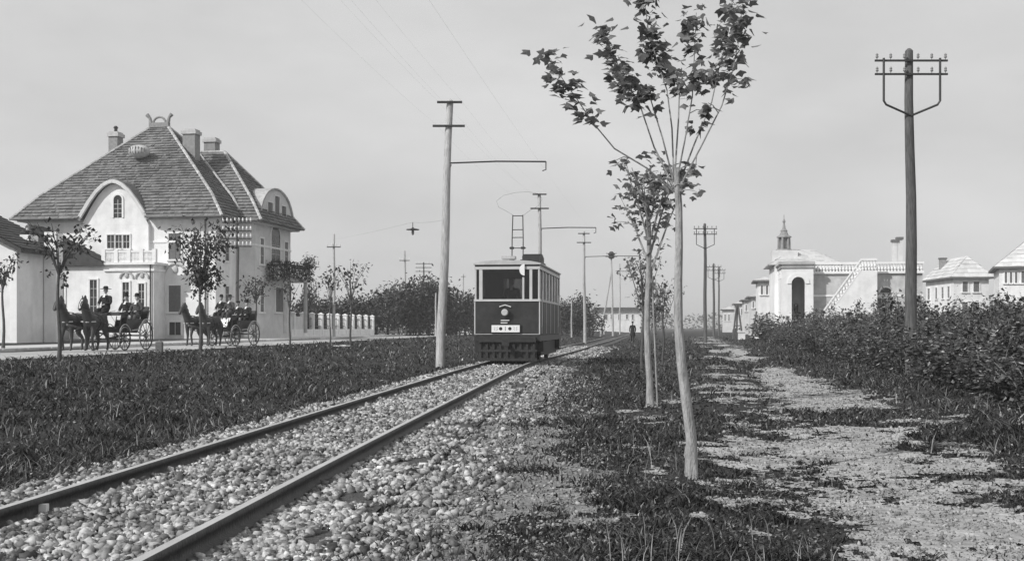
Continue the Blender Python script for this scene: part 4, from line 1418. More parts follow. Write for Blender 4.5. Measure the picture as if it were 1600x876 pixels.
# tramway poles: pale wood, two short iron arms and a bracket over the track
def tram_pole(px0, px1, Y, top, a1, a2, h1, h2, br, brx, label, r, zbase=None):
    b = (X_at(px0, Y), Y)
    t, d = wood_pole('tram_pole', label, b, (X_at(px1, Y), Y, Z_at(top, Y)), r, r * .68, 'pole_pale', 'pole')
    z0 = gz(*b)
    arm(t, d, Z_at(a1, Y) - z0, h1, .035)
    arm(t, d, Z_at(a2, Y) - z0, h2, .035)
    zz = Z_at(br, Y) - z0
    xe = X_at(brx, Y) - b[0]
    xs = d.x * zz / d.z
    m = MB().tube([(xs, 0, zz), (xs + .06, -.02, zz), ((xs + xe) / 2, -.02, zz + .06), (xe, -.02, zz + .05)], .028, 6)
    m.tube([(xe, -.02, zz + .05), (xe, -.02, zz - .22), (xe - .12, -.02, zz - .26)], .02, 5)
    m.tube([(xs, 0, zz - .35), (xs + .12, -.02, zz - .05)], .02, 5)
    m.build('bracket_arm', M['iron'], t)
    return t, Vector((b[0] + xe, Y, z0 + zz - .26))
tp = []
tp.append(tram_pole(688, 703, 38.8, 158, 161, 198, .42, .54, 255, 853, 'tall pale leaning wooden pole beside the tram with long bracket arm', .165))
tp.append(tram_pole(843.5, 843, 63, 303, 304, 326, .38, .50, 357, 931, 'pale tramway pole rising behind the tram roof', .13))
tp.append(tram_pole(914, 912, 89, 362, 365, 379, .45, .55, 401, 1000, 'pale tramway pole standing clear to the right of the tram', .13))
# poles on the far side of the road
def road_pole(px, Y, top, label, r, arms, mat='pole_pale', px1=None):
    b = (X_at(px, Y), Y)
    t, d = wood_pole('road_pole', label, b, (X_at(px1 or px, Y), Y, Z_at(top, Y)), r, r * .65, mat)
    z0 = gz(*b)
    for (py, half, n_) in arms:
        arm(t, d, Z_at(py, Y) - z0, half, .04, ins=n_, s=1.5, mat='iron')
    return t, d
road_pole(371, 75, 343, 'dark telephone pole in front of the villa with stacked rows of white insulators', .13, [(348, .95, 8), (361, .95, 8), (373, .95, 8), (385, .95, 8)], 'pole_dark')
road_pole(522, 101, 366, 'pole with one crossarm in front of the garden fence', .13, [(386, .6, 4)])
t, d = road_pole(635, 135, 392, 'braced pole standing before the dark tree row', .15, [(407, .6, 4)], px1=632)
MB().tube([(X_at(627, 135) - X_at(635, 135), 0, -.2), (-.1, 0, 3.6)], [.12, .09], 8).build('strut', M['pole_pale'], t)
road_pole(662, 160, 410, 'telephone pole with pale stacked crossarms above the dark trees', .14, [(412, 1.1, 6), (418, 1.1, 6), (424, 1.1, 6)], 'pole_dark')
road_pole(681, 125, 458, 'plain pale post without arms left of the tall leaning pole', .12, [])
road_pole(724, 200, 428, 'far pole with dark lamp head just left of the tram', .15, [(432, .4, 2)])
road_pole(893, 140, 470, 'short white post in front of the tree clump behind the tram', .11, [])
t, d = road_pole(958, 175, 393, 'far pole with leaning strut and bushy cluster of insulators at its top', .17, [(396, .8, 5), (401, .9, 5)], px1=955)
MB().tube([(X_at(938, 175) - X_at(958, 175), 0, -.2), (d.x * .8, 0, d.z * .78)], [.15, .11], 8).build('strut', M['pole_pale'], t)
MB().lathe((d.x, -.3, d.z - 1.1), [(.25, 0), (.5, .2), (.35, .5), (.6, .7), (.2, 1.1)], 9).build('insulator_cluster', M['iron'], t)  # dark lump shaped as the bushy insulator cluster, no lamp
road_pole(968.5, 230, 412, 'thin far pole right of the strutted pole by the low white house', .16, [(423, .9, 4)])
road_pole(944, 210, 487, 'short far post before the low white house', .12, [])

# wires (hair thin)
def wire(name, label, pts, sag=.25, r=.004, group=None):
    P = []
    for a, b in zip(pts[:-1], pts[1:]):
        a, b = Vector(a), Vector(b)
        for k in range(10):
            f = k / 10
            P.append(a.lerp(b, f) - Vector((0, 0, sag * 4 * f * (1 - f))))
    P.append(Vector(pts[-1]))
    o = MB().tube(P, r, 4).build(name, M['wire'], None)
    return tag(o, label, 'wire', group)
pe = [p for _, p in tp]
wire('contact_wire', 'thin overhead contact wire hung from the bracket arms above the tram track', [(-3.6, -2, 6.45), pe[0], pe[1], pe[2], (14.0, 150, 7.2)], .15, .0011)
for k, (dx, zz) in enumerate([(-.4, 8.85), (.4, 8.85), (-.5, 8.1), (.5, 8.1)]):
    P0 = (X_at(703, 38.8) + dx, 38.8 - .14, zz)
    wire('line_wire', ['faint wire on the left end of the top arm of the leaning pole', 'faint wire on the right end of the top arm of the leaning pole', 'faint wire on the left end of the lower arm of the leaning pole', 'faint wire on the right end of the lower arm of the leaning pole'][k], [(-5.8 + dx, 4, zz + .1), P0, (X_at(843, 63) + dx, 62.9, zz - .2)],   .3, .0012, 'wires on the leaning pole')
# hanging street lamp on its span wire
lx, ly = X_at(645, 46.8), 46.8
lz = Z_at(358, 46.8)
hl = thing('street_lamp', 'street lamp with dark disc shade hanging from a span wire left of the leaning pole', 'street lamp', (lx, ly, lz))
MB().lathe((0, 0, -.02), [(.03, .10), (.05, .06), (.26, .02), (.27, -.01), (.05, -.02)], 14).build('shade', M['iron'], hl)
MB().lathe((0, 0, -.3), [(.02, 0.06), (.05, .1), (.055, .2), (.04, .29)], 10).build('globe', M['ink_gray'], hl)
MB().tube([(0, 0, .05), (0, 0, .28)], .015, 5).build('hanger', M['iron'], hl)
a = (X_at(697, 38.8), 38.8, 4.9)
wire('span_wire', 'sagging wire that carries the hanging street lamp across the road', [a, (lx, ly, lz + .28), (X_at(522, 101), 101, 9.0)], .05, .003)

# ------------------------------------------------------------------ people and horses
def skin_mesh(name, nodes, edges, mat, root, sub=1):
    keys = list(nodes)
    me = bpy.data.meshes.new(name)
    me.from_pydata([nodes[k][0] for k in keys], [(keys.index(a), keys.index(b)) for a, b in edges], [])
    o = bpy.data.objects.new(name, me)
    COL.objects.link(o)
    md = o.modifiers.new('skin', 'SKIN')
    if not me.skin_vertices:
        me.skin_vertices.new()
    for i, k in enumerate(keys):
        r = nodes[k][1]
        me.skin_vertices[0].data[i].radius = (r, r) if not isinstance(r, tuple) else r
        me.skin_vertices[0].data[i].use_root = (k == root)
    md.use_smooth_shade = True
    ss = o.modifiers.new('sub', 'SUBSURF')
    ss.levels = ss.render_levels = sub
    bpy.context.view_layer.update()
    dg = bpy.context.evaluated_depsgraph_get()
    out = bpy.data.meshes.new_from_object(o.evaluated_get(dg))
    out.materials.clear()
    out.materials.append(mat)
    bpy.data.objects.remove(o)
    return out

def person_mesh(pose, mat):
    N, E = {}, []
    def add(k, p, r, to=None):
        N[k] = (p, r)
        if to: E.append((to, k))
    if pose == 'sit':
        zz = .0
        add('pelvis', (0, 0, .12), .15)
        add('waist', (0, .03, .32), .15, 'pelvis')
        add('chest', (0, .02, .52), .175, 'waist')
        add('neck', (0, .0, .68), .07, 'chest')
        add('nk2', (0, -.01, .76), .055, 'neck')
        for s in (-1, 1):
            k = 'l' if s < 0 else 'r'
            add(k + 'sh', (s * .19, .02, .60), .085, 'chest')
            add(k + 'el', (s * .26, -.10, .36), .062, k + 'sh')
            add(k + 'wr', (s * .12, -.32, .34), .042, k + 'el')
            add(k + 'hip', (s * .10, -.08, .10), .11, 'pelvis')
            add(k + 'kn', (s * .12, -.45, .12), .085, k + 'hip')
            add(k + 'an', (s * .12, -.50, -.32), .055, k + 'kn')
            add(k + 'to', (s * .13, -.66, -.38), .045, k + 'an')
    else:
        add('pelvis', (0, 0, .95), .155)
        add('waist', (0, 0, 1.12), .145, 'pelvis')
        add('chest', (0, 0, 1.32), .18, 'waist')
        add('neck', (0, 0, 1.48), .07, 'chest')
        add('nk2', (0, -.01, 1.56), .055, 'neck')
        for s in (-1, 1):
            k = 'l' if s < 0 else 'r'
            sw_ = .16 * s if pose == 'walk' else 0
            add(k + 'sh', (s * .19, 0, 1.41), .085, 'chest')
            add(k + 'el', (s * .25, .03 + sw_ * .4, 1.13), .062, k + 'sh')
            add(k + 'wr', (s * .24, -.06 + sw_ * .7, .90), .042, k + 'el')
            add(k + 'hip', (s * .10, 0, .86), .115, 'pelvis')
            add(k + 'kn', (s * .10, -.04 - sw_ * .8, .50), .08, k + 'hip')
            add(k + 'an', (s * .10, .02 - sw_ * 1.3, .10), .055, k + 'kn')
            add(k + 'to', (s * .11, -.13 - sw_ * 1.3, .04), .045, k + 'an')
    return skin_mesh('person', N, E, mat, 'pelvis'), N
def hand_mesh():
    N, E = {'w': ((0, 0, 0), .022), 'p': ((0, -.05, -.01), (.03, .018)), 'q': ((0, -.085, -.02), (.034, .016))}, [('w', 'p'), ('p', 'q')]
    for i, (x, l) in enumerate([(-.028, .052), (-.01, .062), (.01, .058), (.027, .045)]):
        a, b = 'f%d' % i, 'g%d' % i
        N[a] = ((x, -.085 - l * .55, -.025), .0085)
        N[b] = ((x * .95, -.085 - l * .85, -.052), .0075)
        E += [('q', a), (a, b)]
    N['t'] = ((-.05, -.06, -.012), .010); N['t2'] = ((-.06, -.095, -.03), .0085)
    E += [('p', 't'), ('t', 't2')]
    return skin_mesh('hand', N, E, M['skin'], 'w')
HAND = hand_mesh()
PM = {}
def head_parts(parent, base, hat, turn=0.0):
    hp = MB()
    hp.ell((0, 0, .125), (.077, .095, .125), 14, 10)
    hp.add([(-.018, -.088, .10), (.018, -.088, .10), (0, -.122, .095), (0, -.09, .15)], [(0, 1, 2), (0, 2, 3), (1, 3, 2), (0, 3, 1)])
    for s in (-1, 1):
        hp.ell((s * .077, .005, .115), (.012, .025, .035), 6, 5)
    h = hp.build('head', M['skin'], parent, smooth=True, loc=base, rz=turn)
    ey = MB()
    for s in (-1, 1):
        ey.ell((s * .03, -.083, .135), (.012, .008, .007), 6, 4)
    ey.add([(-.025, -.087, .055), (.025, -.087, .055), (.02, -.091, .062), (-.02, -.091, .062)], [(0, 1, 2, 3)])
    ey.build('face_features', M['hair'], h)
    hr = MB().ell((0, .02, .15), (.082, .088, .11), 12, 8)
    hr.build('hair', M['hair'], h, smooth=True)
    z = .19
    if hat == 'bowler':
        k = MB().lathe((0, .01, z), [(.135, 0), (.14, .012), (.092, .02), (.095, .07), (.075, .115), (.03, .135)], 14)
    elif hat == 'top':
        k = MB().lathe((0, .01, z), [(.135, 0), (.14, .012), (.088, .02), (.088, .15), (.092, .16)], 14)
    elif hat == 'cap':
        k = MB().lathe((0, .01, z), [(.09, 0), (.092, .03), (.115, .055), (.10, .075), (.03, .085)], 14).box(-.07, .07, -.15, -.06, z - .005, z + .012)
    else:
        k = MB().lathe((0, .01, z), [(.22, 0), (.225, .012), (.10, .03), (.10, .08), (.06, .12)], 16)
    k.build('hat', M['cloth_black'], h, smooth=True)
def person(label, loc, rz, pose='sit', cloth='cloth_black', hat='bowler', collar=True, turn=0.0, group=None, s=1.0):
    key = (pose, cloth)
    if key not in PM:
        PM[key] = person_mesh(pose, M[cloth])
    me, N = PM[key]
    t = thing('person', label, 'person', loc, rz, group)
    t.scale = (s, s, s)
    link('body', me, t)
    nb = N['nk2'][0]
    head_parts(t, (nb[0], nb[1], nb[2] - .01), hat, turn)
    if collar:
        MB().lathe((nb[0], nb[1], nb[2] - .07), [(.068, 0), (.062, .05)], 10).add([(-.05, -.19, -.1 + nb[2] - .05), (.05, -.19, -.1 + nb[2] - .05), (.03, -.10, nb[2] - .06), (-.03, -.10, nb[2] - .06)], [(0, 1, 2, 3)]).build('collar', M['cloth_white'], t)
    for k in ('l', 'r'):
        w_ = N[k + 'wr'][0]
        o = link('hand', HAND, t, (w_[0], w_[1] - .02, w_[2] - .01))
        if pose != 'sit':
            o.rotation_euler = (math.radians(80), 0, 0)
        if k == 'r': o.scale = (-1, 1, 1)
    if pose == 'walk' or pose == 'stand':
        MB().lathe((0, 0, .55), [(.27, 0), (.23, .2), (.19, .42), (.17, .6)], 12).build('coat_skirt', M[cloth], t, smooth=True)
    return t

def horse_mesh(mat, swing=1):
    N, E = {}, []
    def add(k, p, r, to=None):
        N[k] = (p, r)
        if to: E.append((to, k))
    add('belly', (0, .12, 1.18), (.34, .34))
    add('hip', (0, .62, 1.25), (.32, .32), 'belly')
    add('rump', (0, .86, 1.24), .19, 'hip')
    add('chest', (0, -.42, 1.22), (.33, .36), 'belly')
    add('breast', (0, -.66, 1.34), .22, 'chest')
    add('neck', (0, -.86, 1.62), .20, 'breast')
    add('neck2', (0, -1.0, 1.88), .155, 'neck')
    add('poll', (0, -1.08, 2.06), .10, 'neck2')
    add('cheek', (0, -1.24, 1.94), .105, 'poll')
    add('nose', (0, -1.40, 1.74), .075, 'cheek')
    add('muz', (0, -1.47, 1.63), .065, 'nose')
    for s in (-1, 1):
        k = 'l' if s < 0 else 'r'
        f = s * swing
        add(k + 'ear', (s * .055, -1.05, 2.16), .032, 'poll')
        add(k + 'ear2', (s * .07, -1.05, 2.27), .010, k + 'ear')
        add(k + 'sh', (s * .17, -.52, 1.02), .12, 'chest')
        add(k + 'kn', (s * .16, -.56 - .10 * f, .58), .066, k + 'sh')
        add(k + 'fe', (s * .16, -.54 - .02 * f, .18), .048, k + 'kn')
        add(k + 'ho', (s * .16, -.60 - .02 * f, .05), .062, k + 'fe')
        add(k + 'th', (s * .18, .66, 1.02), .17, 'hip')
        add(k + 'st', (s * .18, .52, .80), .12, k + 'th')
        add(k + 'hk', (s * .17, .82 + .10 * f, .54), .068, k + 'st')
        add(k + 'hf', (s * .17, .76 + .10 * f, .17), .048, k + 'hk')
        add(k + 'hh', (s * .17, .70 + .10 * f, .05), .062, k + 'hf')
    return skin_mesh('horse', N, E, mat, 'belly')
H1, H2 = horse_mesh(M['horse'], 1), horse_mesh(M['horse_bay'], -1)
def horse(label, loc, rz, me, blaze=False, s=1.0, group=None):
    t = thing('horse', label, 'horse', loc, rz, group)
    t.scale = (s, s, s)
    link('body', me, t)
    mn = MB()
    pts = [(0, -1.02, 2.18), (0, -.90, 2.06), (0, -.78, 1.86), (0, -.66, 1.66), (0, -.52, 1.54)]
    for p in pts:
        mn.ell((p[0] + .04, p[1], p[2] - .06), (.05, .09, .15), 8, 6)
    mn.build('mane', M['hair'], t, smooth=True)
    MB().tube([(0, 1.0, 1.32), (0, 1.14, 1.15), (0, 1.16, .85), (0, 1.10, .5)], [.05, .075, .085, .03], 8).build('tail', M['hair'], t, smooth=True)
    hn = MB()
    for (y, r, zc) in ((-.30, .375, 1.22), (.02, .365, 1.18)):
        hn.tube([(r * math.cos(a), y, zc + r * math.sin(a)) for a in np.linspace(0, 2 * math.pi, 16)[:-1]], .022, 5, closed=True)
    for s_ in (-1, 1):
        hn.tube([(s_ * .30, -.55, 1.25), (s_ * .33, .1, 1.18), (s_ * .30, .9, 1.1), (s_ * .25, 1.5, .95)], .018, 5)
        hn.tube([(s_ * .08, -1.42, 1.72), (s_ * .18, -.8, 1.62), (s_ * .25, -.1, 1.5), (s_ * .2, 1.6, 1.7)], .010, 4)
        hn.tube([(s_ * .10, -1.08, 2.12), (s_ * .105, -1.25, 1.95), (s_ * .08, -1.42, 1.72)], .014, 5)
    hn.build('harness', M['coach'], t)
    bn = MB().tube([(-.31, -.62, 1.22), (0, -.80, 1.20), (.31, -.62, 1.22)], .026, 5)
    bn.build('breast_strap', M['coach_pale'], t)
    if blaze:
        MB().add([(-.03, -1.22, 2.08), (.03, -1.22, 2.08), (.045, -1.36, 1.92), (.03, -1.47, 1.75), (-.03, -1.47, 1.75), (-.045, -1.36, 1.92)], [(0, 1, 2, 3, 4, 5)]).build('blaze', M['cloth_white'], t)
    return t

# ------------------------------------------------------------------ open carriages
def wheel_parts(parent, x, y, r):
    w_ = MB().tube([(0, r * math.cos(a), r * math.sin(a)) for a in np.linspace(0, 2 * math.pi, 25)[:-1]], .030, 6, closed=True).build('wheel', M['coach'], parent)
    w_.location = (x, y, r + .03)
    MB().tube([(0, (r + .02) * math.cos(a), (r + .02) * math.sin(a)) for a in np.linspace(0, 2 * math.pi, 25)[:-1]], .018, 4, closed=True).build('tyre', M['coach_pale'], w_)
    sp_ = MB()
    for k in range(12):
        a = 2 * math.pi * k / 12
        sp_.tube([(0, .05 * math.cos(a), .05 * math.sin(a)), (0, r * math.cos(a), r * math.sin(a))], [.02, .014], 4)
    sp_.build('spokes', M['coach'], w_)
    MB().tube([(-.10, 0, 0), (.10, 0, 0)], .065, 9).build('hub', M['coach_pale'], w_)
def carriage(label, loc, rz, hood=False):
    t = thing('carriage', label, 'carriage', loc, rz)
    for s in (-1, 1):
        wheel_parts(t, s * .66, -1.0, .44)
        wheel_parts(t, s * .68, .75, .56)
    # body: side profile of an open phaeton (y, z)
    MB().slab([(-1.15, .95), (-1.05, 1.28), (-.72, 1.30), (-.62, .92), (-.42, .72), (.25, .70), (.42, .95), (.55, 1.05), (1.15, 1.10), (1.32, 1.62), (1.22, 1.64), (.95, 1.30), (.62, 1.28), (.30, 1.26), (-.05, 1.10),
               (-.35, .98), (-.50, 1.34)][:10] + [(1.22, 1.62), (1.02, 1.22), (.5, 1.18), (.3, 1.3), (-.3, 1.22), (-.55, .98), (-.62, 1.40), (-1.10, 1.40), (-1.25, .98)], 'x', -.55, .55).build('body', M['coach'], t)
    MB().box(-.50, .50, -1.12, -.62, 1.40, 1.52).build('driver_seat', M['cloth_gray'], t)
    MB().box(-.52, .52, .45, 1.10, 1.10, 1.27).add([(-.52, 1.08, 1.25), (.52, 1.08, 1.25), (.52, 1.25, 1.78), (-.52, 1.25, 1.78), (-.52, 1.2, 1.25), (.52, 1.2, 1.25), (.52, 1.36, 1.76), (-.52, 1.36, 1.76)],
        [(0, 1, 2, 3), (4, 7, 6, 5), (0, 4, 5, 1), (3, 2, 6, 7), (0, 3, 7, 4), (1, 5, 6, 2)]).build('passenger_seat', M['cloth_gray'], t)
    MB().slab([(-1.55, .95), (-1.48, .93), (-1.30, 1.35), (-1.36, 1.38)], 'x', -.5, .5).build('dashboard', M['coach'], t)
    MB().box(-.5, .5, -1.5, -1.1, .88, .93).build('footboard', M['coach'], t)
    ch = MB().tube([(-.66, -1.0, .47), (.66, -1.0, .47)], .035, 6).tube([(-.68, .75, .59), (.68, .75, .59)], .035, 6).tube([(0, -1.0, .5), (0, .75, .62)], .04, 6)
    for s in (-1, 1):
        for y, z in ((-1.0, .47), (.75, .59)):
            ch.tube([(s * .45, y - .42, z + .22), (s * .45, y, z + .06), (s * .45, y + .42, z + .22)], .022, 5)
    ch.build('undercarriage', M['iron'], t)
    MB().tube([(0, -1.2, .62), (0, -2.6, .85), (0, -4.1, 1.02)], .035, 6).build('pole', M['wood'], t)
    for s in (-1, 1):
        MB().tube([(s * .68, -1.0 + .52 * math.cos(a), .50 + .54 * math.sin(a)) for a in np.linspace(.5, 2.7, 9)] , .02, 4).tube([(s * .70, .75 + .64 * math.cos(a), .60 + .66 * math.sin(a)) for a in np.linspace(.4, 2.8, 9)], .02, 4).tube([(s * .69, -.45, .80), (s * .69, .15, .84)], .02, 4).build('mudguard', M['coach_pale'], t)
        lp = MB().box(s * .66 - .06, s * .66 + .06, -.62, -.50, 1.22, 1.44).build('lamp', M['coach'], t)
        MB().box(s * .66 - .045, s * .66 + .045, -.635, -.62, 1.26, 1.40).build('lamp_glass', M['brass'], lp)
    return t
def rot(p, a, o):
    return (o[0] + p[0] * math.cos(a) - p[1] * math.sin(a), o[1] + p[0] * math.sin(a) + p[1] * math.cos(a), o[2] + p[2])
def team(px, Y, rz, lab_c, ppl, hs):
    o = (X_at(px, Y), Y, .35)
    carriage(lab_c, o, rz)
    for (lb, dx, me, bl, hrz) in hs:
        horse(lb, rot((dx, -2.85, 0), rz, o), rz + hrz, me, bl, .93)
    for (lb, p, cl, hat, turn, faces) in ppl:
        person(lb, rot(p, rz, o), rz + faces, 'sit', cl, hat, True, turn)
team(190, 46.5, math.radians(-9), 'black open carriage nearer the white cottage, with three riders',
     [('driver in dark coat and brimmed hat on the front seat of the nearer carriage', (-.22, -.85, 1.50), 'cloth_black', 'wide', .3, 0),
      ('passenger in tall hat behind the driver of the nearer carriage', (-.22, .82, 1.26), 'cloth_black', 'top', .2, 0),
      ('passenger with pale collar and bowler hat at the back of the nearer carriage', (.26, .80, 1.26), 'cloth_gray', 'bowler', .5, 0)],
     [('dark horse with white blaze leading the nearer carriage, head turned outward', .42, H1, True, .10), ('dark horse harnessed on the far side of the nearer carriage team', -.42, H2, False, -.02)])
team(366, 58.0, math.radians(-17), 'black open carriage in front of the villa, crowded with four riders',
     [('driver in dark coat and bowler on the front seat of the farther carriage', (-.22, -.85, 1.50), 'cloth_black', 'bowler', .2, 0),
      ('rider in wide brimmed hat beside the driver of the farther carriage', (.26, -.85, 1.50), 'cloth_gray', 'wide', .4, 0),
      ('passenger in dark cap at the back of the farther carriage', (-.26, .82, 1.26), 'cloth_black', 'cap', .1, 0),
      ('passenger in tall hat at the near back corner of the farther carriage', (.26, .80, 1.26), 'cloth_black', 'top', .5, 0)],
     [('dark horse on the near side of the farther carriage team', .42, H2, False, .05), ('black horse on the far side of the farther carriage team', -.42, H1, False, .0)])
mx, my = X_at(988.5, 100), 100.0
person('man in dark coat and cap walking away beside the far tram rails', (mx, my, gz(mx, my)), math.radians(170), 'walk', 'cloth_black', 'cap', False, 0)

# ------------------------------------------------------------------ the tram
TY0 = 37.4
tcx = float(track_x(TY0))
tang = -math.atan((float(track_x(TY0 + 8)) - tcx) / 8.0)
tram = thing('tram', 'dark electric tram with pale window posts coming along the curved track', 'tram', (tcx - .03, TY0, 0.13), tang)
HW, LT = 1.06, 7.4
zf, zw, zt, zr = 0.55, 1.98, 3.02, 3.22
# lower panels (hollow car body)
b = MB()
b.box(-HW, HW, 0, .07, zf + .36, zw).box(-HW, HW, LT - .07, LT, zf + .36, zw).box(-HW, -HW + .07, .07, LT - .07, zf + .36, zw).box(HW - .07, HW, .07, LT - .07, zf + .36, zw)
b.build('body', M['tram_dark'], tram)
MB().box(-HW + .05, HW - .05, .05, LT - .05, zf + .2, zf + .40).build('floor', M['wood'], tram)
MB().box(-HW - .02, HW + .02, -.02, LT + .02, zf + .14, zf + .33).build('sole_bar', M['tram_dark'], tram)
MB().box(-HW - .03, HW + .03, -.035, LT + .03, zw, zw + .07).build('waist_rail', M['tram_white'], tram)
MB().box(-HW - .015, HW + .015, -.018, -.001, .905, .925).build('lower_moulding', M['tram_roof'], tram)
for x in (-HW, HW):
    for y in (0, LT):
        MB().box(x - .018, x + .018, y - .018, y + .018, .93, zw - .005).build('corner_strip', M['tram_white'], tram)
for k in range(15):
    y = .25 + (LT - .5) * k / 14
    for x in (-HW - .012, HW + .001):
        MB().box(x, x + .011, y - .02, y + .02, .93, zw - .003).build('batten', M['tram_white' if k % 3 == 1 else 'tram_dark'], tram)
# window posts
def post(x0, x1, y0, y1, mat='tram_white'):
    MB().box(x0, x1, y0, y1, zw + .07, zt).build('window_post', M[mat], tram)
for x0, x1 in ((-HW, -HW + .05), (-.92, -.81), (.73, .82), (HW - .05, HW)):
    for y in (0.0, LT - .08):
        post(x0, x1, y, y + .08)
for k in range(1, 7):
    y = LT * k / 7
    for x in (-HW, HW - .06):
        post(x, x + .06, y - .05, y + .05)
MB().box(.50, .56, -.01, .05, zw + .07, zw + .78).build('window_bar', M['tram_white'], tram)
h_ = MB().box(-HW - .01, HW + .01, -.012, .09, zt, zt + .09).box(-HW - .01, HW + .01, LT - .09, LT + .012, zt, zt + .09).box(-HW - .01, -HW + .08, .09, LT - .09, zt, zt + .085).box(HW - .08, HW + .01, .09, LT - .09, zt, zt + .085)
h_.build('head_rail', M['tram_white'], tram)
MB().box(-HW + .0, HW - .0, .0, .085, zt + .09, zr - .02).box(-HW, HW, LT - .085, LT, zt + .09, zr - .02).box(-HW, -HW + .08, .085, LT - .085, zt + .085, zr - .02).box(HW - .08, HW, .085, LT - .085, zt + .085, zr - .02).build('letter_board', M['tram_dark'], tram)
for (x0, x1) in ((-.81, .73), (-HW + .05, -.92), (.82, HW - .05)):
    for y in (.035, LT - .045):
        MB().box(x0, x1, y, y + .008, zw + .07, zt).build('window_pane', M['glass'], tram)
for k in range(7):
    y0, y1 = LT * k / 7 + .05, LT * (k + 1) / 7 - .05
    for x in (-HW + .03, HW - .04):
        MB().box(x, x + .008, max(y0, .08), min(y1, LT - .08), zw + .07, zt).build('window_pane', M['glass'], tram)
# roof: flat arch
rp = [(-HW - .04, zr - .05), (-HW - .04, zr), (-.8, zr + .06), (-.4, zr + .09), (0, zr + .10), (.4, zr + .09), (.8, zr + .06), (HW + .04, zr), (HW + .04, zr - .05)]
MB().slab(rp, 'y', -.07, LT + .07).build('roof', M['tram_roof'], tram)
MB().box(-.22, .22, .25, .65, zr + .15, zr + .25).build('roof_vent', M['tram_roof'], tram)
rs_ = MB()
for k in range(7):
    rs_.box(.25, .85, 2.0 + k * .22, 2.16 + k * .22, zr + .13, zr + .36 + .10 * math.sin(k * .5))
rs_.box(.2, .9, 1.95, 3.55, zr + .08, zr + .16).build('resistor_box', M['iron'], tram)
# interior: bulkheads, benches, driver's controller
MB().box(-HW + .08, -.35, 1.5, 1.55, zf + .4, zt).box(.35, HW - .08, 1.5, 1.55, zf + .4, zt).box(-.36, .36, 1.5, 1.55, zt - .25, zt).build('bulkhead', M['wood'], tram)
for s in (-1, 1):
    MB().box(s * .95 - .2, s * .95 + .02, 1.7, 6.3, 1.35, 1.45).build('bench', M['wood'], tram)
MB().box(-.35, -.05, .2, .45, zf + .4, 1.95).lathe((-.2, .33, 1.95), [(.14, 0), (.14, .08), (.03, .1), (.03, .2)], 10).build('controller', M['iron'], tram)
# headlamp
lm_ = MB()
lm_.tube([(-.06, -.001, 1.62), (-.06, -.14, 1.62)], [.12, .14], 16).build('headlamp', M['iron'], tram)
MB().tube([(-.06, -.142, 1.62), (-.06, -.16, 1.62)], [.11, .09], 16).build('headlamp_glass', M['tram_roof'], tram)
MB().tube([(-.25, -.03, 1.80), (-.06, -.03, 1.86), (.13, -.03, 1.80)], .02, 5).tube([(-.2, -.05, 1.36), (.08, -.05, 1.36)], .02, 5).tube([(-.2, -.05, 1.28), (.02, -.05, 1.28)], .02, 5).build('headlamp_bracket', M['brass'], tram)
# route board with its marks
rb = MB().box(-.50, .42, -.07, -.04, .98, 1.21).build('route_board', M['board'], tram)
ft = MB().box(-.53, .45, -.062, -.035, 1.21, 1.235).box(-.53, .45, -.062, -.035, .955, .98).box(-.53, -.50, -.062, -.035, .98, 1.21).box(.42, .45, -.062, -.035, .98, 1.21)
ft.build('board_frame', M['ink'], rb)
mk = MB()
for x in (-.20, .10):
    mk.tube([(x, -.071, 1.095), (x, -.074, 1.095)], .055, 12)
mk.box(-.058, -.042, -.074, -.071, 1.03, 1.16)
mk.build('board_mark', M['ink'], rb)
mk = MB()
for x, s in ((-.40, 1), (-.32, -1), (.24, 1), (.32, -1)):
    mk.tube([(x - .02 * s, -.073, 1.15), (x + .02 * s, -.073, 1.12), (x - .02 * s, -.073, 1.08), (x + .02 * s, -.073, 1.04)], .006, 4)
mk.build('board_mark', M['ink_gray'], rb)
# half disc sign at the window head
MB().slab([(.17 * math.cos(a), .19 * math.sin(a)) for a in np.linspace(math.pi / 2, 3 * math.pi / 2, 12)], 'z', 0, .02).build('disc_sign', M['board'], tram).location = (.58, -.06, 3.0)
ds = [c for c in kids(tram) if c.name.startswith('disc_sign')][0]
ds.rotation_euler = (math.radians(90), 0, 0)
# bumper, lifeguard, truck, wheels
MB().box(-.95, .95, -.12, -.02, .66, .82).build('bumper', M['iron'], tram)
MB().tube([(0, -.02, .62), (0, -.32, .60)], .06, 8).box(-.12, .12, -.40, -.32, .54, .66).build('coupler', M['iron'], tram)
lg = MB()
for k in range(9):
    x = -.88 + k * .22
    lg.box(x - .04, x + .04, -.05, .0, .06, .62)
lg.box(-.98, .98, -.06, .01, .05, .14).box(-.98, .98, -.06, .01, .34, .42)
lg.box(-.97, .97, .012, .03, .07, .66)  # dark board added behind the slats, closing light gaps under the car
lg.build('lifeguard', M['iron'], tram)
MB().box(-.98, -.92, 1.2, 6.8, .2, .66).box(.92, .98, 1.2, 6.8, .2, .66).box(-.9, .9, .35, .45, .10, .62).box(-.7, .7, 1.4, 6.6, .25, .55).build('truck_frame', M['iron'], tram)
for x in (-.735, .735):
    for y in (2.6, 5.4):
        MB().tube([(x - .06, y, .40), (x + .06, y, .40)], .40, 18).build('wheel', M['iron'], tram)
for s in (-1, 1):
    for y in (.75, LT - .75):
        MB().box(s * 1.0 - .14, s * 1.0 + .14, y - .35, y + .35, .34, .38).box(s * 1.0 - .14, s * 1.0 + .14, y - .35, y - .32, .38, .70).build('step', M['iron'], tram)
        MB().tube([(s * 1.085, y - .3, 1.15), (s * 1.10, y - .3, 1.2), (s * 1.10, y - .3, 2.3), (s * 1.085, y - .3, 2.35)], .016, 5).build('handrail', M['brass'], tram)
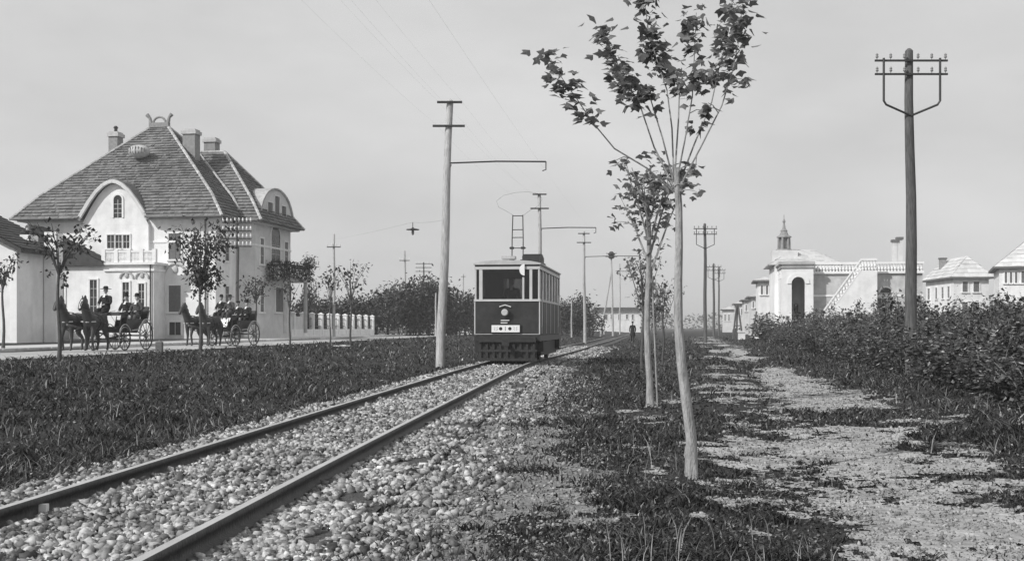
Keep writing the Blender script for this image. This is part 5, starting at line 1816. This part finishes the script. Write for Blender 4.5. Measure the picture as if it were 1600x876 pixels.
# lyre shaped bow collector
cy = 3.9
CX = -.15
bc = MB()
for s in (-1, 1):
    bc.tube([(CX + s * .20, cy, zr + .08), (CX + s * .20, cy + .05, zr + 1.1), (CX + s * .18, cy + .10, zr + 1.95)], .020, 5)
    bc.box(CX + s * .20 - .09, CX + s * .20 + .09, cy - .09, cy + .09, zr + .06, zr + .34)
    bc.box(CX + s * .20 - .07, CX + s * .20 + .07, cy - .05, cy + .05, zr + .72, zr + .80)
for z, e in ((.76, .30), (1.14, .20), (1.42, .20), (1.92, .18)):
    bc.tube([(CX - e, cy + .05 * z, zr + z), (CX + e, cy + .05 * z, zr + z)], .016, 5)
bc = bc.build('bow_collector', M['iron'], tram)
lo = [(-.18, 1.95), (-.42, 2.10), (-.72, 2.26), (-.80, 2.48), (-.55, 2.68), (-.1, 2.78), (.35, 2.80), (.75, 2.72), (.86, 2.52), (.72, 2.28), (.42, 2.12), (.18, 1.95)]
MB().tube([(CX + x, cy + .12 + z * .06, zr + z) for x, z in lo], .0045, 5).build('contact_bow', M['iron'], bc)

# the driver behind the glass
dp = rot((.05, .62, 0), tang, (tcx, TY0, .13 + zf + .4))
person('tram driver in dark coat and cap standing behind the front window', dp, tang, 'stand', 'cloth_black', 'cap', True, 0)

# ------------------------------------------------------------------ the villa with the outside stair, right
CA = math.radians(-9)
cf = Frame(X_at(1222, 95), 95.0, CA, 0.28)
vc = thing('terrace_house', 'white house with outside stair, arched porch and pointed lantern spire', 'house', (cf.o.x, cf.o.y, .28), CA)
ctop = cf.zz(413, 0, 0)
uB = cf.hit_u(1271, 0)
U3, U4, U5 = cf.hit_u(1345, 0), cf.hit_u(1370, 0), cf.hit_u(1446, 0)
# porch block with a real arched opening
a0, a1 = cf.hit_u(1237, 0), cf.hit_u(1258, 0)
zs = cf.zz(443, 0, 0)
ra_ = (a1 - a0) / 2
am = (a0 + a1) / 2
arc = [(am + ra_ * math.cos(a), zs + ra_ * math.sin(a)) for a in np.linspace(math.pi, 0, 11)]
pb = MB()
pb.slab([(0, -.5), (a0, -.5)] + arc[:6] + [(am, ctop), (0, ctop)], 'y', 0, .45)
pb.slab([(a1, -.5), (uB, -.5), (uB, ctop), (am, ctop)] + arc[5:], 'y', 0, .45)
pb.box(0, .45, .45, 4.5, -.5, ctop).box(uB - .45, uB, .45, 4.5, -.5, ctop).box(.45, uB - .45, 4.1, 4.5, -.5, ctop).box(.45, uB - .45, .45, 4.1, ctop - .3, ctop)
pb.build('porch', M['plaster_white'], vc)
am_ = MB()
for k in range(10):
    t0, t1 = math.pi * k / 10, math.pi * (k + 1) / 10
    r1, r2 = ra_ + .02, ra_ + .36
    am_.slab([(am + r1 * math.cos(t0), zs + r1 * math.sin(t0)), (am + r2 * math.cos(t0), zs + r2 * math.sin(t0)), (am + r2 * math.cos(t1), zs + r2 * math.sin(t1)), (am + r1 * math.cos(t1), zs + r1 * math.sin(t1))], 'y', -.08, .0)
am_.build('archivolt', M['trim'], vc)
MB().box(-.25, uB + .1, -.25, 4.7, ctop, ctop + .22).box(-.12, uB + .05, -.12, 4.6, ctop - .28, ctop - .2).build('cornice', M['plaster_gray'], vc)
window(vc, 'v', 4.1, a0 + .5, a1 - .2, .2, 3.0, out=-1, sill=False)
for k in range(3):
    window(vc, 'u', 0.0, 1.0 + k * 1.1, 1.5 + k * 1.1, ctop - 1.1, ctop - .7, out=-1, sill=False, bars=0, mull=0, surround=.06)
# recessed gray wall, stair block, right wall
rw = 1.2
MB().box(uB, U5, rw, 9.5, -.5, ctop - .25).build('wall', M['plaster_gray'], vc)
MB().box(uB + .001, U5 + .05, rw - .06, rw, cf.zz(463, 0, 0), cf.zz(460, 0, 0)).build('string_course', M['trim'], vc)
s0, s1 = uB + .1, U3
zs0, zs1 = .5, ctop - .55
MB().slab([(s0, -.5), (U4, -.5), (U4, zs1), (s1, zs1), (s0, zs0)], 'y', -.25, rw - .01).build('stair_block', M['plaster_white'], vc)
sp_ = MB()
ns = 18
for k in range(ns):
    x0, x1 = s0 + (s1 - s0) * k / ns, s0 + (s1 - s0) * (k + 1) / ns
    sp_.box(x0, x1, .05, rw - .05, zs0, zs0 + (zs1 - zs0) * (k + 1) / ns + .03)
sp_.build('stair_step', M['plaster_gray'], vc)
# sloping and level balustrades
bs = MB()
bs.slab([(s0, zs0 + .8), (s1, zs1 + .8), (s1, zs1 + .98), (s0, zs0 + .98)], 'y', -.24, -.02)
bs.slab([(s0, zs0 - .02), (s1, zs1 - .02), (s1, zs1 + .15), (s0, zs0 + .15)], 'y', -.27, .02)
bs.box(s1, U4, -.24, -.02, zs1 + .8, zs1 + .98)
bs.box(uB, U5 + .1, rw - .2, rw + .05, ctop + .02, ctop + .2)
bs.box(uB, U5 + .1, rw - .2, rw + .06, ctop - .75, ctop - .55)
bs = bs.build('balustrade', M['trim'], vc)
bl_me = None
def baluster(x, y, z, h):
    global bl_me
    if bl_me is None:
        o = MB().lathe((0, 0, 0), [(.10, 0), (.06, .1), (.12, .32), (.06, .62), (.09, 1.0)], 7).build('baluster', M['plaster_white'], bs)
        bl_me = o.data
    else:
        o = link('baluster', bl_me, bs)
    o.location = (x, y, z)
    o.scale = (1, 1, h)
for k in range(17):
    x = s0 + .15 + (s1 - s0 - .2) * k / 16
    baluster(x, -.13, zs0 + .13 + (zs1 - zs0) * (x - s0) / (s1 - s0), .7)
for k in range(5):
    baluster(s1 + .15 + (U4 - s1 - .3) * k / 4, -.13, zs1 + .14, .68)
for k in range(34):
    baluster(uB + .2 + (U5 - uB - .3) * k / 33, rw - .08, ctop - .56, .6)
# lunette
lu0, lu1 = cf.hit_u(1375, rw), cf.hit_u(1392, rw)
lm0, lr0 = (lu0 + lu1) / 2, (lu1 - lu0) / 2
lz_ = cf.zz(457, lu0, rw)
ln = MB().slab([(lm0 + lr0 * math.cos(a), lz_ + lr0 * .95 * math.sin(a)) for a in np.linspace(0, math.pi, 11)], 'y', rw - .03, rw + .1).build('lunette_window', M['pane'], vc)
lf = MB()
for k in range(10):
    t0, t1 = math.pi * k / 10, math.pi * (k + 1) / 10
    lf.slab([(lm0 + r * math.cos(t), lz_ + r * .95 * math.sin(t)) for r, t in ((lr0, t0), (lr0 + .14, t0), (lr0 + .14, t1), (lr0, t1))], 'y', rw - .08, rw + .05)
lf.build('frame', M['trim'], ln)
window(vc, 'v', rw, lu0 - .3, lu0 + .5, .3, cf.zz(466, lu0, rw), sill=False)
# pale hipped roof behind the terrace and the lantern spire
hz = cf.zz(390, 3, 9)
RR = [(-.8, 4.4, ctop + .2), (cf.hit_u(1318, 5), 4.4, ctop + .2), (cf.hit_u(1318, 5), 12, ctop + .2), (-.8, 12, ctop + .2)]
ap0, ap1 = (1.6, 8.2, hz), (cf.hit_u(1272, 8), 8.2, hz - .1)
hr_ = MB().add(RR + [ap0, ap1], [(0, 1, 5, 4), (2, 3, 4, 5), (1, 2, 5), (3, 0, 4), (0, 3, 2, 1)]).build('roof', M['tile_hazed'], vc)
t = MB()
tiled(t, [RR[0], RR[1], ap1, ap0], .4, .6, .05); tiled(t, [RR[3], RR[0], ap0], .4, .6, .05); tiled(t, [RR[1], RR[2], ap1], .4, .6, .05)
tag(t.build('roof_tile', M['tile_hazed'], hr_), kind='stuff')
MB().box(-.3, cf.hit_u(1310, 5), 4.5, 11.6, -.5, ctop + .19).build('rear_wall', M['plaster_white'], vc)
lu = cf.hit_u(1225, 7.5)
L0, L1_, L2, L3 = cf.zz(392, lu, 7.5), cf.zz(371, lu, 7.5), cf.zz(362, lu, 7.5), cf.zz(346, lu, 7.5)
MB().box(lu - 1.1, lu + 1.1, 6.4, 8.6, ctop, L0).build('lantern_base', M['tile_hazed'], vc)
la = MB()
for k in range(6):
    a = 2 * math.pi * k / 6 + .2
    la.tube([(lu + .52 * math.cos(a), 7.5 + .52 * math.sin(a), L0), (lu + .48 * math.cos(a), 7.5 + .48 * math.sin(a), L1_)], .10, 6)
la.lathe((lu, 7.5, L0), [(.75, 0), (.70, .14)], 10)
la.lathe((lu, 7.5, L0 + .1), [(.36, 0), (.34, L1_ - L0 - .1)], 8)
la.build('lantern', M['brick'], vc)
sp2 = MB().lathe((lu, 7.5, L1_), [(.66, 0), (.64, .08), (.40, .22), (.27, L2 - L1_), (.31, L2 - L1_ + .08), (.15, L2 - L1_ + .28), (.07, L3 - L1_ - .15), (.14, L3 - L1_), (.03, L3 - L1_ + .25), (.02, L3 - L1_ + .6)], 8)
sp2.build('spire', M['brick'], vc)
for px in (1398, 1405.5):
    u = cf.hit_u(px, 7)
    zt_ = cf.zz(378 if px < 1400 else 374, u, 7)
    c = MB().box(u - .22, u + .22, 6.8, 7.25, ctop - .3, zt_).build('chimney', M['plaster_warm'], vc)
    MB().box(u - .3, u + .3, 6.7, 7.35, zt_, zt_ + .2).build('chimney_cap', M['shutter'], c)

# ------------------------------------------------------------------ further houses
def hip_house(name, label, px0, px1, Y, eave, peak, depth, ang, ground=.3, cat='house', side=None, wall='plaster_white', roof='tile_hazed', wins=(), overhang=.5, rlen=.35, chim=None):
    f = Frame(X_at(px0, Y), Y, ang, ground)
    t = thing(name, label, cat, (f.o.x, f.o.y, ground), ang)
    u1 = f.hit_u(px1, 0)
    e = f.zz(eave, 0, 0)
    p = Z_at(peak, f.y(u1 / 2, depth / 2)) - ground
    MB().box(0, u1, 0, depth, -.5, e).build('wall', M[wall], t)
    o_ = overhang
    R = [(-o_, -o_, e), (u1 + o_, -o_, e), (u1 + o_, depth + o_, e), (-o_, depth + o_, e)]
    m = min(u1, depth) / 2 * (1 - rlen)
    A, B = (m, depth / 2, p), (u1 - m, depth / 2, p)
    if u1 < depth:
        A, B = (u1 / 2, m, p), (u1 / 2, depth - m, p)
        fs = [(0, 1, 4), (1, 2, 5, 4), (2, 3, 5), (3, 0, 4, 5), (0, 3, 2, 1)]
    else:
        fs = [(0, 1, 5, 4), (1, 2, 5), (2, 3, 4, 5), (3, 0, 4), (0, 3, 2, 1)]
    r = MB().add(R + [A, B], fs).build('roof', M[roof], t)
    tl = MB()
    V = R + [A, B]
    for q in fs[:-1]:
        tiled(tl, [V[i] for i in q], .55, .8, .05)
    tag(tl.build('roof_tile', M[roof], r), kind='stuff')
    MB().box(-o_ - .02, u1 + o_ + .02, -o_ - .02, depth + o_, e - .16, e - .004).build('eaves_board', M['shutter'], t)
    for (x0, x1, y0, y1) in wins:
        a, b_ = f.hit_u(x0, 0), f.hit_u(x1, 0)
        window(t, 'v', 0, a, b_, f.zz(y1, a, 0), f.zz(y0, a, 0), shutter=True, bars=1)
    for (v0, v1, z0, z1) in (side or ()):
        window(t, 'u', 0, v0, v1, z0, z1, out=-1, bars=1)
    if chim:
        px, py, v = chim
        u = f.hit_u(px, v)
        z = f.zz(py, u, v)
        c = MB().box(u - .35, u + .35, v - .3, v + .3, e + .2, z).build('chimney', M['brick'], r)
        MB().box(u - .42, u + .42, v - .37, v + .37, z, z + .18).build('chimney_cap', M['shutter'], c)
    return t, f
hip_house('two_storey_house', 'pale two storey house with hipped roof right of the tall dark pole', 1490, 1545, 128, 433, 403, 10, math.radians(-3), wins=[(1504, 1512, 440, 456), (1521, 1530, 440, 456), (1504, 1512, 472, 488), (1521, 1530, 472, 488)],
          side=[(1.2, 1.9, 4.3, 5.6), (3.3, 4.0, 4.3, 5.6), (5.6, 6.3, 4.3, 5.6), (8.4, 9.2, 4.3, 5.6), (3.3, 4.0, 1.6, 3.0), (5.6, 6.3, 1.6, 3.0)], chim=(1473, 405, 7))
hip_house('corner_house', 'pale tall house cut off by the right edge of the view', 1561, 1660, 112, 417, 376, 10, math.radians(-20), wins=[(1570, 1573.5, 425, 442), (1578, 1581.5, 425, 442), (1586, 1589.5, 425, 442), (1596, 1604, 424, 442)])
hip_house('gate_house', 'narrow pale building behind the left corner of the porch house', 1184, 1206, 128, 438, 434, 6, math.radians(-10), wall='plaster_white', wins=[(1189, 1192, 446, 460), (1197, 1200, 446, 460)])
labs = ['low pale cottage with dark eaves nearest the gate house', 'low pale cottage second in the far row beyond the timber frames', 'low pale cottage third in the far row, roof stepping down', 'lowest farthest pale cottage at the end of the far row']
for (a, b_, Y, e, p), lb in zip([(1174, 1189, 150, 463, 461), (1163, 1176, 180, 468, 466), (1150, 1163, 215, 474, 471), (1130, 1150, 260, 483, 479)], labs):
    hip_house('row_cottage', lb, a, b_, Y, e, p, 8, math.radians(-9), wall='plaster_warm', roof='tile_hazed', wins=[(a + 2, a + 4, e + 8, e + 18), (a + 8, a + 10, e + 8, e + 18)])
hip_house('station_house', 'long low white house with small dark windows across the far track', 932, 1001, 300, 485, 480, 9, 0.0, ground=.6, wall='plaster_white', roof='slate', rlen=.9, overhang=.6, wins=[(945, 949, 491, 499), (954, 957, 491, 498), (966, 969, 491, 499), (978, 981, 491, 498), (987, 990, 491, 499)])

# ------------------------------------------------------------------ things by the far end of the path
ty = 108.0
tx = X_at(1152, ty)
tr = thing('timber_tripod', 'dark timber tripod frame standing at the edge of the far path', 'trestle', (tx, ty, gz(tx, ty)))
for k, (dx, dy) in enumerate(((-.45, -.2), (.45, -.25), (.05, .6))):
    MB().tube([(dx, dy, -.1), (dx * .12, dy * .1, 3.25)], [.10, .08], 6).build('leg', M['pole_dark'], tr)
MB().tube([(-.3, -.15, 1.2), (.3, -.18, 1.2)], .05, 5).build('crossbar', M['pole_dark'], tr)
ty2 = 112.0
tx2 = X_at(1180, ty2)
tr = thing('leaning_timber', 'dark timber leaning against a short upright beside the pale pedestal', 'timber', (tx2, ty2, gz(tx2, ty2)))
MB().tube([(-.35, 0, -.1), (.15, .05, 2.6)], [.11, .08], 6).build('beam', M['pole_dark'], tr)
MB().tube([(.55, .1, -.1), (.45, .1, 2.2)], [.10, .08], 6).build('upright', M['pole_dark'], tr)
bx = X_at(1158, 100)
tb = thing('stone_box', 'small pale box like stone with dark side at the tripod foot', 'stone', (bx, 100, gz(bx, 100)))
MB().box(-.3, .3, -.3, .3, -.1, .62).box(-.36, .36, -.36, .36, .62, .74).build('block', M['plaster_white'], tb)
MB().box(-.72, -.42, -.2, .2, -.1, .85).lathe((-.57, 0, .85), [(.16, 0), (.12, .12), (.04, .18)], 8).build('bollard', M['pole_dark'], tb)
bx = X_at(1186, 108)
tb = thing('pedestal', 'pale tapering pedestal beside the leaning timber near the porch house', 'pedestal', (bx, 108, gz(bx, 108)))
MB().lathe((0, 0, -.1), [(.5, 0), (.45, .3), (.36, .9), (.28, 1.35), (.36, 1.42), (.36, 1.5)], 8).build('shaft', M['plaster_white'], tb)
# short stone post on the verge before the second carriage and a plank in the grass
sx_ = X_at(249, 41)
tb = thing('stone_post', 'short dark stone post on the grass edge between the two carriages', 'post', (sx_, 41, gz(sx_, 41)))
MB().box(-.11, .11, -.11, .11, -.1, .42).add([(-.11, -.11, .42), (.11, -.11, .42), (.11, .11, .42), (-.11, .11, .42), (0, 0, .5)], [(0, 1, 4), (1, 2, 4), (2, 3, 4), (3, 0, 4)]).build('shaft', M['shutter'], tb)
px_ = X_at(534, 52)
tb = MB().cbox((0, 0, .03), (.75, .16, .05), .2).cbox((.05, .02, .065), (.3, .1, .02), .3).build('plank', M['trim'], None)
tb.location = (px_, 52, gz(px_, 52) + .09)
tag(tb, 'pale plank lying in the grass of the left verge', 'plank')
# a peg between the rails near the camera
pgx = X_at(66, 7.6)
pg = MB().lathe((0, 0, -.05), [(.024, 0), (.022, .1), (.012, .11)], 8).cbox((0, 0, .065), (.07, .05, .05)).build('survey_peg', M['trim'], None)
pg.location = (pgx, 7.6, 0.0)
tag(pg, 'small pale peg in the ballast beside the nearer left rail', 'peg')

# far wood on the horizon: one mass
n = 9000
Xw = RNG.uniform(-420, 420, n)
Yw = 620 + RNG.normal(0, 14, n)
hw_ = 5 + 5 * fnoise(Xw * .03, Xw * 0, 91) + 2 * fnoise(Xw * .2, Xw * 0, 92)
C = np.stack([Xw, Yw, RNG.uniform(0, 1, n) * hw_], -1)
V, F = leaf_scatter(C, RNG.uniform(1.4, 2.8, n), .2)
tag(np_mesh('far_wood', V, F, M['leaf_far']), 'low distant wood along the horizon behind the poles', 'wood', kind='stuff')

# ------------------------------------------------------------------ haze of the summer air
hz_m = bpy.data.materials.new('haze')
hz_m.use_nodes = True
N_ = hz_m.node_tree.nodes
N_.remove(N_['Principled BSDF'])
pv = N_.new('ShaderNodeVolumePrincipled')
pv.inputs['Color'].default_value = (.95, .95, .95, 1)
pv.inputs['Density'].default_value = 0.0007
pv.inputs['Anisotropy'].default_value = 0.2
hz_m.node_tree.links.new(pv.outputs[0], N_['Material Output'].inputs['Volume'])
hb = MB().box(-4600, 4600, -60, 5600, -1.5, 19).build('haze', hz_m, None)
tag(hb, kind='stuff')
